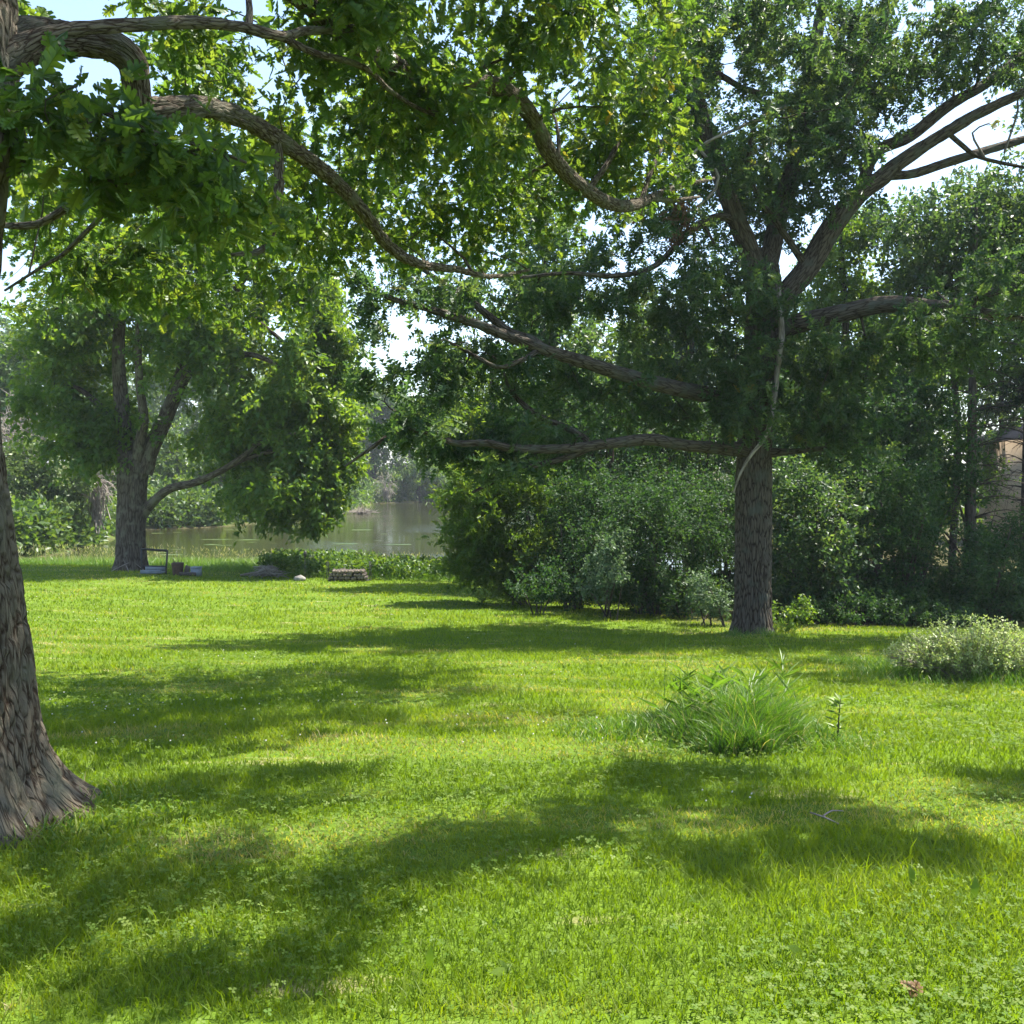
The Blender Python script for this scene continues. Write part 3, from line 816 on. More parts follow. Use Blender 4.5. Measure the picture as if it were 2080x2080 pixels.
    for q in ([(1600, 215, 3, -2), (1500, 260, 3, -2), (1420, 300, 2.6, -2), (1350, 380, 2, -2)], [(1420, 300, 3, -1.6), (1460, 360, 3, -1.6), (1440, 400, 3, -1.6), (1400, 430, 2, -1.6)],
              [(2000, 320, 2.5, 0), (1975, 270, 2, 0), (2010, 250, 1.5, 0)], [(2040, 310, 2.5, .2), (2068, 220, 2, .3), (2060, 180, 1.5, .3)]):
        W = Wood()
        W.tube(cr([list(P(a, b, d + o * k)) + [r * d / F] for a, b, r, o in q], .15), 6)
        obj("bare_twig", W.mesh("bare_twig", base), M['dead_wood'], e)
    c2 = np.vstack([ell(1385, 440, d - 1.7, 26, 40, .4, 10, .2), ell(1372, 485, d - 1.7, 12, 14, .2, 3, .2), ell(1285, 440, d - 1.8, 8, 10, .1, 2, .2)])
    V, Fc, A = leaves_at(c2, norm(rng.normal(size=c2.shape)), 12, .15, .25, OAK_LO)
    obj("dead_leaves", mesh_from("dead_leaves", V - base, [Fc], {"rnd": A}, smooth=False), M['brown_leaf'], e)["label"] = "withered brown leaf cluster among the green"
build_right_oak()

# ------------------------------------------------------------------ the maple by the river
def build_maple():
    T = Tree()
    base = G(267, 1160)
    D0 = depth_of(base) + .5
    def L(*p): return [(a, b, r, D0 + o) for a, b, r, o in p]
    T.limb(L((267, 1172, 31, 0), (267, 1150, 29, 0), (266, 1080, 28, 0), (268, 1000, 28, 0), (270, 950, 29, 0), (272, 925, 25, 0)), .1, 90, .07, 9, flare=(base[2], .28, .3))
    T.limb(L((262, 960, 20, 0), (254, 900, 18, .1), (248, 830, 15, .2), (241, 740, 12.5, .3), (243, 660, 11, .3), (252, 590, 9, .2), (270, 500, 6, 0), (290, 420, 3, 0)), .15, 28, .04, 9)
    T.limb(L((276, 950, 16, -.1), (286, 890, 11, -.4), (292, 850, 9.5, -.6), (284, 780, 8, -.8), (281, 700, 6.5, -1), (290, 600, 5, -1), (320, 500, 3, -1)), .2, 16, .02, 9)
    T.limb(L((290, 960, 20, 0), (305, 915, 17, 0), (332, 858, 15, .1), (366, 780, 13, .2), (402, 715, 11, .3), (440, 650, 9.5, .3), (472, 600, 8, .3), (505, 550, 6, .2), (540, 480, 3.5, 0)), .15, 28, .03, 9)
    T.limb(L((345, 835, 9, .1), (352, 790, 8, .4), (376, 712, 7, .7), (392, 620, 6, 1), (410, 520, 4, 1.2)), .2, 12)
    T.limb(L((400, 718, 8, .3), (460, 735, 7, -.5), (500, 720, 6, -1), (540, 730, 5, -1.5), (600, 760, 3, -2)), .2, 12)
    T.limb(L((290, 1045, 12, 0), (308, 1022, 9.5, -.2), (345, 993, 8.5, -.5), (400, 979, 7.5, -.9), (460, 950, 6.5, -1.3), (500, 922, 5.5, -1.6), (530, 898, 4.5, -1.8), (600, 880, 3, -2)), .2, 14, .015, 9)
    T.limb(L((462, 950, 5, -1.3), (510, 928, 4.5, -1.4), (565, 917, 3.5, -1.5), (620, 930, 2.5, -1.6)), .2, 8)
    T.limb(L((470, 610, 6, .3), (520, 650, 5, .8), (580, 700, 4, 1.2), (640, 780, 3, 1.4)), .2, 8)
    T.limb(L((250, 870, 7, .2), (210, 830, 6, .5), (160, 790, 5, .7), (110, 780, 3, .8)), .2, 8)
    T.limb(L((243, 660, 6, .3), (190, 620, 5, 0), (130, 620, 4, -.3), (80, 640, 2.5, -.5)), .2, 8)
    ells = [(330, 640, -1.5, 190, 110, 1.5, 80), (430, 790, -1.2, 120, 100, 1.5, 40), (540, 1010, -1, 90, 70, 2, 70), (640, 1040, -1, 45, 40, 1.2, 34), (690, 950, -.4, 45, 80, 1.4, 46), (170, 900, -.6, 80, 70, 1.6, 50), (180, 900, 0, 80, 60, 2, 60), (560, 790, 0, 165, 200, 3.5, 430), (625, 700, 0, 85, 130, 3, 210), (430, 640, .5, 190, 140, 4, 380), (200, 680, .5, 150, 110, 3.5, 260), (130, 810, 0, 85, 100, 2.5, 150),
            (350, 500, .5, 220, 110, 4, 260), (500, 500, 0, 130, 110, 3, 150), (600, 985, -1, 75, 90, 2, 120), (450, 880, 1, 130, 70, 2.5, 90), (215, 850, .8, 80, 70, 2, 50), (570, 920, -.5, 130, 90, 2.5, 170),
            (690, 860, -.4, 50, 90, 1.5, 60), (655, 600, 0, 60, 60, 1.5, 40), (700, 690, 0, 30, 40, 1, 20)]
    cl = np.vstack([ell(a, b, D0 + o, rx, ry, rd, int(n * 1.25), clump=.47, freq=.75) for a, b, o, rx, ry, rd, n in ells])
    dirs = T.grow(cl, 1.0, 4, .4)
    V, Fc, A = leaves_at(cl, dirs, 28, .22, .55, DIAMOND, up=.6, droop=.4)
    finish_tree("maple_tree", base, "broad leafy maple with a thick forked trunk on the river bank at left", "tree", None, T, M['maple_bark'], V, Fc, A, M['maple_leaf'])
    for a, b, c, d_ in ((222, 1158, 262, 1143), (262, 1162, 250, 1135), (296, 1164, 276, 1145)):
        W = Wood()
        p0 = P(a, b, D0 - 1.0); p0[2] = hz(p0[0], p0[1]) - .02
        p1 = P(c, d_, D0 - .62)
        W.tube(cr([[*p0, .018], [*((p0 + p1) / 2 + [0, 0, .02]), .016], [*p1, .012]], .1), 8)
        lab = {222: "pale stick leaning low across the left foot of the maple trunk", 262: "thin pale stick leaning upright on the middle of the maple trunk", 296: "pale stick leaning at the right foot of the maple trunk"}[a]
        tag(obj("stick", W.mesh("stick", p0), M['dead_wood'], origin=p0), lab, "stick", "sticks leaning on the maple")
build_maple()

# ------------------------------------------------------------------ shrubs and background trees
def shrub(px, base_py, d, ells, label, leaf, n_leaf=20, size=.09, spread=.28, name="shrub", cat="shrub", group=None, tpl=DIAMOND, stems=7, clump=.40, up=.6, freq=1.4, bark='thin_bark', base=None):
    T = Tree()
    b = P(px, base_py, d)
    b[2] = hz(b[0], b[1])
    c = np.vstack([ell(e[0], e[1], d + e[2], e[3], e[4], e[5], int(e[6] * 1.45), clump=clump, freq=freq) for e in ells])
    c = c[c[:, 2] > height(c[:, 0], c[:, 1]) + .05]
    for k in range(stems):
        t = c[rng.integers(len(c))]
        a = b + np.array([rng.normal() * .15, rng.normal() * .15, -.1])
        m = (a + t) / 2 + np.array([0, 0, .3]) * np.linalg.norm(t - a) * .4
        L = np.linalg.norm(t - a)
        T.limb([(*a, .012 + .008 * L), (*m, .010 + .005 * L), (*t, .006)], .25, 6, world_pts=True)
    dirs = T.grow(c, .8, 3, .35)
    dirs = norm(dirs + np.array([0, 0, .3]))
    V, Fc, A = leaves_at(c, dirs, n_leaf, size, spread, tpl, up=up)
    return finish_tree(name, b, label, cat, group, T, M[bark], V, Fc, A, M[leaf], trunk_name="stems", crown_name="foliage")

DENS = 1.7

def tree(px, base_py, d, trunk, ells, label, leaf, n_leaf=20, size=.2, spread=.5, name="tree", cat="tree", group=None, tpl=DIAMOND, majors=14, clump=.44, freq=.6, bark='thin_bark', ground=True):
    T = Tree()
    b = P(px, base_py, d)
    if ground: b[2] = hz(b[0], b[1])
    pts = [list(b + np.array([0, 0, -.2])) + [trunk[0][2] * d / F * 1.15]] + [list(P(a, y, d)) + [r * d / F] for a, y, r in trunk]
    T.limb(pts, .3, 12, .02, 9, world_pts=True)
    c = np.vstack([ell(e[0], e[1], d + e[2], e[3], e[4], e[5], int(e[6] * DENS), clump=clump, freq=freq) for e in ells])
    c = c[c[:, 2] > height(c[:, 0], c[:, 1]) + .2]
    idx = rng.choice(len(c), min(majors, len(c)), replace=False)
    T.grow(c[idx], 2.2, 6, .4, .3, True, .012)
    dirs = T.grow(c, 1.0, 3, .6)
    V, Fc, A = leaves_at(c, dirs, n_leaf, size, spread, tpl, up=.6)
    return finish_tree(name, b, label, cat, group, T, M[bark], V, Fc, A, M[leaf])

TH = "shrubs of the thicket along the right side of the lawn"
# broad-leaved sapling at the river end of the thicket
shrub(1065, 1212, 27, [(1010, 1080, 0, 110, 120, 1.2, 170), (960, 1010, -.3, 80, 70, .8, 60), (1060, 1140, 0, 90, 70, 1, 70), (970, 1130, -.2, 70, 60, .8, 50), (1060, 990, .3, 90, 60, 1, 50)],
      "broad-leaved sapling thicket at the water end, its leafy edge hanging over the bank", 'maple_leaf', 22, .17, .36, group=TH, tpl=OAK_LO, stems=5)
shrub(1320, 1245, 25, [(1320, 1110, 0, 150, 120, 1.6, 330), (1340, 1030, 0, 120, 70, 1.3, 120), (1260, 1180, -.3, 100, 60, 1, 90), (1430, 1080, .5, 90, 100, 1.2, 110)],
      "large rounded dark green shrub just left of the oak trunk", 'shrub_leaf', 30, .085, .30, group=TH, stems=12)
shrub(1160, 1225, 26, [(1170, 1080, .6, 80, 120, 1, 140), (1150, 1170, 0, 90, 60, 1, 80), (1200, 990, .6, 70, 60, 1, 50)],
      "tall narrow dark shrub between the sapling and the rounded shrub", 'shrub_leaf', 28, .095, .32, group=TH, stems=8)
shrub(1235, 1228, 23.5, [(1232, 1150, 0, 40, 60, .5, 46), (1262, 1110, 0, 35, 40, .4, 24), (1205, 1195, 0, 30, 30, .4, 12)],
      "pale leaved shrub with silvery foliage in front of the rounded dark shrub", 'silver_leaf', 24, .085, .20, group=TH, stems=5)
shrub(1440, 1258, 22.3, [(1440, 1215, 0, 42, 38, .45, 44), (1415, 1180, .2, 22, 26, .3, 14), (1470, 1235, 0, 28, 22, .3, 14)],
      "small sunlit light green bush at the left foot of the oak", 'silver_leaf', 22, .075, .18, group=TH, stems=5)
shrub(1650, 1262, 24.5, [(1650, 1110, 0, 110, 140, 1.4, 260), (1620, 1000, .5, 90, 80, 1.2, 110), (1640, 1210, -.5, 110, 50, 1, 90)],
      "dense shaded shrub directly right of the oak trunk", 'oak_leaf_b', 20, .12, .36, group=TH, stems=10)
shrub(1830, 1268, 25, [(1820, 1100, 0, 110, 150, 1.5, 270), (1790, 990, .5, 100, 80, 1.2, 110), (1830, 1215, -.5, 120, 50, 1, 100)],
      "dense shaded shrub with a bright leaf patch midway between the oak and the spruce trunk", 'shrub_leaf', 28, .09, .30, group=TH, stems=10)
shrub(2010, 1275, 24, [(2010, 1180, 0, 130, 90, 1.4, 230), (1990, 1110, .6, 90, 60, 1, 60), (2110, 1140, .3, 90, 120, 1.2, 120)],
      "low spreading dark shrub at the right edge below the tan house", 'shrub_leaf', 28, .085, .28, group=TH, stems=10)
shrub(1740, 1275, 23.2, [(1740, 1235, 0, 130, 34, .8, 120)], "low shaded undergrowth bush right of the oak foot", 'shrub_leaf', 24, .08, .2, group=TH, stems=8)
shrub(1900, 1280, 23, [(1900, 1250, 0, 110, 28, .8, 90)], "low shaded undergrowth bush behind the pale flowering bush", 'shrub_leaf', 24, .08, .2, group=TH, stems=8)
shrub(1470, 1225, 28, [(1470, 1120, 0, 90, 100, 1.2, 150), (1400, 1010, 0, 90, 60, 1.2, 80), (1520, 1020, 0, 80, 60, 1.2, 80)], "dark shrub standing directly behind the right oak's trunk", 'shrub_leaf', 26, .10, .32, group=TH, stems=8)
shrub(1240, 1215, 29, [(1250, 1090, 0, 120, 100, 1.4, 150), (1130, 1060, 0, 80, 80, 1.2, 80), (1310, 970, 0, 100, 60, 1.2, 80)], "tall dark shrub standing behind the rounded dark shrub", 'shrub_leaf', 26, .10, .32, group=TH, stems=8)
for px, d_, py, rx, lab in ((1230, 30, 880, 120, "tall dark thicket tree rising behind the rounded shrub under the oak's left limbs"), (1420, 30.5, 890, 110, "tall dark thicket tree rising behind the shrub that hides the oak trunk's back"), (1640, 29, 880, 110, "tall dark thicket tree rising right behind the shrub next to the oak trunk"),
                     (1860, 28.5, 860, 110, "tall dark thicket tree rising just left of the bare spruce trunk"), (1090, 31, 900, 90, "tall dark thicket tree rising behind the narrow dark shrub")):
    shrub(px, 1215, d_, [(px, py, 0, rx, 90, 1.5, 130), (px + 20, py + 130, 0, rx, 90, 1.5, 110), (px - 40, py - 60, .5, rx * .7, 60, 1.2, 50)], lab, 'shrub_leaf', 24, .125, .38, group=TH, stems=7)
shrub(1600, 1272, 22.6, [(1595, 1235, 0, 50, 34, .5, 40)], "small leafy bush just right of the oak foot", 'maple_leaf', 22, .08, .2, group=TH, stems=5)
shrub(1395, 1255, 23.8, [(1390, 1215, 0, 50, 36, .5, 40)], "small dark bush left of the pale sunlit bush", 'shrub_leaf', 24, .08, .2, group=TH, stems=5)
shrub(1090, 1222, 24.2, [(1100, 1185, 0, 70, 34, .6, 60)], "low dark bush at the foot of the sapling thicket", 'shrub_leaf', 24, .085, .2, group=TH, stems=5)
shrub(1760, 1200, 28, [(1770, 860, 0, 120, 100, 1.5, 150), (1700, 950, 0, 110, 90, 1.5, 130), (1850, 930, 0, 100, 110, 1.5, 120), (1750, 1040, 0, 160, 80, 1.5, 100)],
      "tall greyish green shrub rising behind the shaded thicket", 'shrub_leaf', 26, .11, .36, group=TH, stems=12)
shrub(2000, 1180, 30, [(2010, 1000, 1, 60, 90, 1, 20), (1900, 1020, 0, 50, 130, 1, 60)], "sparse tall shrub beside the bare spruce trunk", 'maple_leaf', 22, .10, .34, group=TH, stems=6)

BG = "trees rising behind the thicket"
tree(1130, 1180, 33, [(1130, 1000, 9), (1128, 850, 8.5), (1122, 700, 8), (1110, 570, 7), (1097, 440, 5), (1090, 330, 3)],
     [(1105, 560, 0, 90, 190, 2, 200), (1130, 740, 0, 110, 110, 2, 120), (1090, 380, 0, 60, 80, 1.2, 50)], "slim dark tree with a straight thin trunk behind the middle of the thicket", 'oak_leaf_b', 20, .17, .42, group=BG)
tree(1930, 1170, 31, [(1945, 900, 7), (1930, 700, 6), (1915, 560, 5), (1900, 440, 4), (1895, 370, 3)],
     [(1900, 500, 0, 160, 110, 2.5, 290), (2010, 420, 0, 110, 80, 2, 130), (1960, 600, 0, 160, 80, 2.5, 130), (2080, 520, 0, 90, 140, 2.5, 150), (1960, 730, 0, 150, 60, 2.5, 90)], "leafy tree behind the thicket at the right edge under the bare oak limbs", 'oak_leaf_b', 22, .17, .42, group=BG)
tree(1720, 1170, 33, [(1722, 900, 9), (1718, 700, 8), (1712, 560, 6), (1705, 440, 3)],
     [(1710, 560, 0, 85, 110, 2, 170), (1740, 460, 0, 45, 50, 1.2, 40), (1780, 640, 0, 110, 80, 2, 110), (1670, 680, 0, 60, 60, 1.5, 50)], "slender tree behind the thicket just right of the oak fork", 'maple_leaf', 22, .16, .42, group=BG)
tree(1000, 1130, 38, [(1003, 900, 8), (1000, 760, 6), (998, 690, 3)],
     [(1000, 800, 0, 120, 110, 2, 210), (920, 860, 0, 60, 70, 1.5, 70), (1010, 930, 0, 110, 80, 2, 110)], "bushy green tree behind the sapling near the water", 'maple_leaf', 22, .17, .45, group=BG)
for px, top, d, ww, lab in ((1260, 560, 44, 130, "dark leafy tree far behind the rounded shrub"), (1420, 600, 46, 130, "dark leafy tree far behind the oak trunk"), (1590, 620, 48, 120, "dark leafy tree seen through gaps right of the oak trunk"),
                            (1760, 590, 47, 130, "dark leafy tree far behind the shaded thicket")):
    tree(px, 1150, d, [(px, 900, 8), (px + 5, 780, 6), (px, top + 60, 3)], [(px, top + 160, 0, ww, 130, 2.5, 150), (px, top + 330, 0, ww, 100, 2.5, 110), (px, top + 460, 0, ww, 70, 2.5, 60)],
         lab, 'far_leaf', 20, .26, .6, group=BG)

for px, top, d, ww, by, lab in ((1840, 660, 40, 120, 1160, "shaded tree behind the bare spruce trunk"), (2040, 640, 52, 110, 1140, "shaded tree behind the tan house corner at the right edge"), (1640, 640, 42, 110, 1160, "shaded tree just behind the shrub right of the oak trunk"),
                               (1330, 640, 40, 110, 1160, "shaded tree behind the left lower limbs of the right oak"), (1180, 760, 42, 110, 1150, "low shaded tree behind the narrow dark shrub")):
    tree(px, by, d, [(px, 950, 7), (px - 6, 820, 5), (px, top + 60, 3)], [(px, top + 90, 0, ww, 100, 2.2, 130), (px, top + 230, 0, ww, 90, 2.2, 120), (px, top + 360, 0, ww, 90, 2.2, 120)],
         lab, 'far_leaf', 20, .24, .55, group=BG)

for px, d, cx, lab in ((2390, 27, 2380, "tall dense tree added out of view past the right edge to shade the thicket"), (2290, 35, 2290, "tall dense tree added past the right edge for shade, behind the tan house corner")):  # trees added out of view so the thicket falls in shade
    tree(px, 1230, d, [(cx, 900, 10), (cx, 500, 8), (cx, 150, 4)], [(cx - 60, 100, 0, 190, 200, 2.6, 170), (cx, 420, 0, 220, 200, 3, 190), (cx, 760, 0, 200, 160, 3, 130)],
         lab, 'oak_leaf_b', 20, .24, .5, group=BG)

# spruces with dead whorled lower branches
def spruce(px, base_py, d, top_py, r, live, label, dead_from, dead_to, sp_len, seedx):
    T = Tree()
    b = P(px - 10, base_py, d); b[2] = hz(b[0], b[1])
    t = P(px + 5, top_py, d)
    T.limb([(*(b + [0, 0, -.2]), r * d / F * 1.2), (*(b * .6 + t * .4), r * d / F * .9), (*t, r * d / F * .3)], .3, 14, .015, 12, world_pts=True)
    W = Wood()
    Hh = t[2] - b[2]
    pts = []
    z = b[2] + dead_from
    while z < b[2] + dead_to:
        f = (z - b[2]) / Hh
        c = b * (1 - f) + t * f
        for k in range(int(rng.integers(4, 7))):
            a = rng.random() * 2 * math.pi
            L = sp_len * (.5 + .6 * rng.random())
            dv = np.array([math.cos(a), math.sin(a), .12 - .35 * rng.random()])
            e = c + dv * L
            mid = c + dv * L * .5 + np.array([0, 0, .12 * L])
            pth = cr([(*c, .022), (*mid, .014), (*e, .004)], .3)
            W.tube(pth, 5)
            for s in range(int(L * 4)):
                q = pth[rng.integers(len(pth) // 4, len(pth)), :3]
                v = norm(dv + rng.normal(size=3) * .6) * (.25 + .4 * rng.random()) + np.array([0, 0, -.12])
                W.tube(np.array([(*q, .006), (*(q + v * .5 + [0, 0, .03]), .004), (*(q + v), .002)]), 3, cap=False)
        z += .35 + .2 * rng.random()
    V = None; Fc = A = None
    if live:
        cs, ds = [], []
        z = b[2] + live[0]
        while z < t[2]:
            f = (z - b[2]) / Hh
            c = b * (1 - f) + t * f
            R = live[1] * (1 - (z - b[2] - live[0]) / max(t[2] - b[2] - live[0], .1)) ** .8 + .2
            for k in range(6):
                a = rng.random() * 2 * math.pi
                dv = np.array([math.cos(a), math.sin(a), -.15])
                for s in np.arange(.25, R, .28):
                    p = c + dv * s + rng.normal(size=3) * .10
                    cs.append(p); ds.append(dv)
            z += .38
        cs = np.array(cs); ds = np.array(ds)
        V, Fc, A = leaves_at(cs, ds, 16, .22, .26, NARROW, up=.5, droop=.5)
    e = finish_tree("spruce_tree", b, label, "tree", "spruces behind the thicket", T, M['thin_bark'], V, Fc, A, M['spruce_leaf'], crown_name="needles")
    obj("bare_branches", W.mesh("bare_branches", b), M['dead_wood'] if seedx == 0 else M['thin_bark'], e)
spruce(1978, 1190, 29, 420, 10.5, None, "bare dead spruce trunk with whorls of leafless twigs in front of the tan house", 1.5, 8.5, 2.1, 1)
spruce(1765, 1170, 35, 560, 9, (5.5, 1.5), "spruce with dead lower branches behind the greyish shrub", 3.0, 6.0, 1.8, 1)
spruce(1405, 1160, 33, 470, 8, (4.5, 1.8), "dark spruce right behind the oak's lower left limbs", 1.6, 5.0, 1.9, 1)
spruce(1345, 1160, 36, 560, 7, (5.0, 1.6), "thinner dark spruce farther left behind the rounded shrub", 2.0, 5.0, 1.9, 1)
spruce(2090, 1190, 33, 480, 9, (6.0, 1.6), "spruce at the right edge standing before the tan house", 2.2, 6.5, 1.7, 1)

# far shore
FS = "trees and bushes on the far river bank"
def far(px, by, d, ells, label, leaf='far_leaf', size=.45, n_leaf=20, spread=.9, name="tree", trunk_r=5, cat="tree"):
    top = min(e[1] - e[4] * .5 for e in ells)
    return tree(px, by, d, [(px, (by + top) / 2, trunk_r * .8), (px, top, trunk_r * .3)], ells, label, leaf, n_leaf, size, spread, name=name, group=FS, clump=.42, freq=.35, cat=cat)
far(760, 1012, 150, [(750, 840, 0, 90, 70, 7, 260), (740, 920, 0, 80, 80, 6, 160), (810, 850, 3, 50, 60, 5, 90)], "tall hazy round-topped tree beyond the river bend", size=.6, spread=1.3)
far(890, 1012, 158, [(890, 880, 0, 80, 70, 7, 220), (870, 960, 0, 90, 50, 6, 150)], "hazy tree at the far end of the river behind the oak's leaf tips", size=.6, spread=1.3)
far(850, 1010, 146, [(850, 965, 0, 70, 42, 4, 190), (800, 985, 0, 45, 25, 3, 70)], "dark rounded bush at the water's edge below the hazy trees", size=.45, spread=.9, name="bush", cat="bush")
far(915, 1008, 150, [(915, 985, 0, 40, 22, 3, 70)], "small light green bush at the far end of the water", 'far_leaf_y', size=.4, spread=.8, name="bush", cat="bush")
far(690, 1040, 112, [(680, 960, 0, 60, 80, 5, 190)], "leafy bank tree just left of the river bend", size=.5, spread=1.1)
far(560, 1055, 92, [(560, 940, 0, 80, 100, 5, 260)], "dense green tree on the far bank behind the maple's hanging boughs", size=.4, spread=.9)
far(450, 1060, 88, [(450, 970, 0, 75, 85, 4, 240)], "rounded green tree on the far bank between the maple trunk and its boughs", size=.4, spread=.9)
far(360, 1066, 84, [(360, 1000, 0, 60, 60, 4, 180), (340, 930, 2, 60, 70, 4, 120)], "leafy bush on the far bank right of the maple trunk", size=.35, spread=.8, name="bush", cat="bush")
far(620, 900, 170, [(620, 820, 0, 130, 90, 10, 260)], "pale green tree farther back over the far bank", size=.7, spread=1.5)
far(420, 900, 120, [(420, 800, 0, 130, 120, 8, 260)], "tall tree farther back seen through the maple crown", size=.55, spread=1.2)
far(230, 1050, 72, [(215, 900, 0, 75, 100, 4, 260), (240, 1010, 0, 50, 40, 3, 80)], "grey green tree on the bank left of the maple trunk", 'far_leaf', size=.32, spread=.8)
far(90, 1090, 55, [(90, 1010, 0, 70, 70, 2.5, 220), (130, 960, 0, 50, 50, 2, 90), (60, 940, .5, 60, 50, 2, 80)], "yellow green bush on the left bank with light new leaves", 'far_leaf_y', size=.22, spread=.55, name="bush", cat="bush")
far(20, 1000, 80, [(20, 780, 0, 90, 90, 5, 220), (90, 720, 0, 60, 50, 4, 80)], "pale hazy tree at the far left behind the near oak trunk", size=.4, spread=1.0)
for px, top, d, ww, lab in ((150, 640, 150, 150, "distant tree behind the left part of the maple crown"), (330, 700, 180, 150, "distant tree behind the maple trunk"), (980, 790, 190, 120, "distant tree beyond the river behind the sapling"),
                            (1100, 780, 180, 120, "distant tree beyond the river behind the slim dark tree"), (520, 740, 190, 130, "distant tree behind the middle of the maple crown"), (-80, 640, 130, 150, "distant tree at the extreme left")):
    far(px, 990, d, [(px, top + 90, 0, ww, 90, 8, 230), (px, top + 220, 0, ww * .9, 80, 8, 150)], lab, size=.75, spread=1.6)

# leafless grey bushes
def dead_bush(px, py, d, rx, ry, base_py, n, label, mat='dead_grey', droop=.0):
    W = Wood()
    b = P(px, base_py, d); b[2] = max(hz(b[0], b[1]), WATER_Z)
    R = np.array([rx * d / F, rx * d / F, ry * d / F])
    c = P(px, py, d)
    for k in range(n):
        u = norm(rng.normal(size=3)) * (.55 + .45 * rng.random())
        e = c + u * R
        e[2] = max(e[2], b[2] + .15)
        s = b + (c - b) * (.25 + .75 * rng.random()) + rng.normal(size=3) * R * .15
        m = (s + e) / 2 + np.array([0, 0, .25 * R[2]])
        p = cr([(*s, .035), (*m, .024), (*e, .008)], .5)
        W.tube(p, 4, cap=False)
        for q in range(7):
            o = p[rng.integers(len(p) // 3, len(p)), :3]
            v = norm(e - s + rng.normal(size=3) * .5 * np.linalg.norm(e - s)) * R[0] * (.15 + .3 * rng.random()) + np.array([0, 0, -droop * R[2] * rng.random()])
            W.tube(np.array([(*o, .022), (*(o + v * .5 + rng.normal(size=3) * .05), .016), (*(o + v), .007)]), 3, cap=False)
    o = obj("dead_bush", W.mesh("dead_bush", b), M[mat], origin=b)
    tag(o, label, "dead bush", "leafless grey bushes on the river bank")
dead_bush(45, 880, 60, 85, 85, 1060, 120, "large leafless pinkish grey bush at the far left beside the near oak trunk")
dead_bush(195, 985, 57, 48, 42, 1060, 80, "drooping leafless grey bush just left of the maple trunk", droop=.5)
dead_bush(785, 985, 138, 34, 34, 1015, 36, "leafless pale grey bush across the water below the hazy trees", droop=.5)
dead_bush(735, 1045, 104, 34, 12, 1055, 60, "fallen tangle of grey branches lying in the water at the river bend")

# tan house behind the spruces
def box(W, x0, x1, y0, y1, z0, z1):
    v = np.array([(x0, y0, z0), (x1, y0, z0), (x1, y1, z0), (x0, y1, z0), (x0, y0, z1), (x1, y0, z1), (x1, y1, z1), (x0, y1, z1)], float)
    f = np.array([(0, 3, 2, 1), (4, 5, 6, 7), (0, 1, 5, 4), (1, 2, 6, 5), (2, 3, 7, 6), (3, 0, 4, 7)]) + W[2]
    W[0].append(v); W[1].append(f); W[2] += 8

def boxes(name, lst, mat, parent=None, origin=(0, 0, 0)):
    W = [[], [], 0]
    for b in lst: box(W, *b)
    me = mesh_from(name, np.vstack(W[0]) - np.asarray(origin), [np.vstack(W[1])], smooth=False)
    o = obj(name, me, mat, parent, origin if parent is None else None)
    return o

def build_house():
    d = 46
    x0 = 24.0
    b = np.array([x0, 46., hz(x0, 46)])
    e = thing("house", b, "tan walled house with a brownish roof half hidden behind the bare spruce twigs", "house")
    w = 14.0; dp = 8.0
    z1 = P(2000, 885, d)[2]
    boxes("wall", [(b[0], b[0] + w, b[1], b[1] + dp, b[2] - .5, z1)], M['house_wall'], e, b)
    zr = z1 + 1.3
    ov = .5
    V = np.array([(b[0] - ov, b[1] - ov, z1 - .1), (b[0] + w + ov, b[1] - ov, z1 - .1), (b[0] + w + ov, b[1] + dp + ov, z1 - .1), (b[0] - ov, b[1] + dp + ov, z1 - .1),
                  (b[0] + 2.5, b[1] + dp / 2, zr), (b[0] + w - 2.5, b[1] + dp / 2, zr)]) - b
    roof = obj("roof", mesh_from("roof", V, [np.array([(0, 1, 5, 4), (2, 3, 4, 5)]), np.array([(1, 2, 5), (3, 0, 4)]), np.array([(3, 2, 1, 0)])], smooth=False), M['house_roof'], e)
    boxes("fascia", [(b[0] - ov - .02, b[0] + w + ov, b[1] - ov - .04, b[1] - ov - .003, z1 - .28, z1 - .08)], M['house_roof'], roof, b)
    for k, xx in enumerate((2.6, 8.0)):
        fr = boxes("window", [(b[0] + xx, b[0] + xx + 1.3, b[1] - .05, b[1] - .004, b[2] + 1.2, b[2] + 2.5)], M['log_end'], e, b)
        boxes("pane", [(b[0] + xx + .08, b[0] + xx + 1.22, b[1] - .06, b[1] - .052, b[2] + 1.28, b[2] + 2.42)], M['glass_dark'], fr, b)
build_house()

# ------------------------------------------------------------------ things at the river bank
def rod(W, a, b, r, sides=8):
    a = np.asarray(a, float); b = np.asarray(b, float)
    W.tube(np.array([(*a, r), (*((a + b) / 2), r), (*b, r)]), sides)

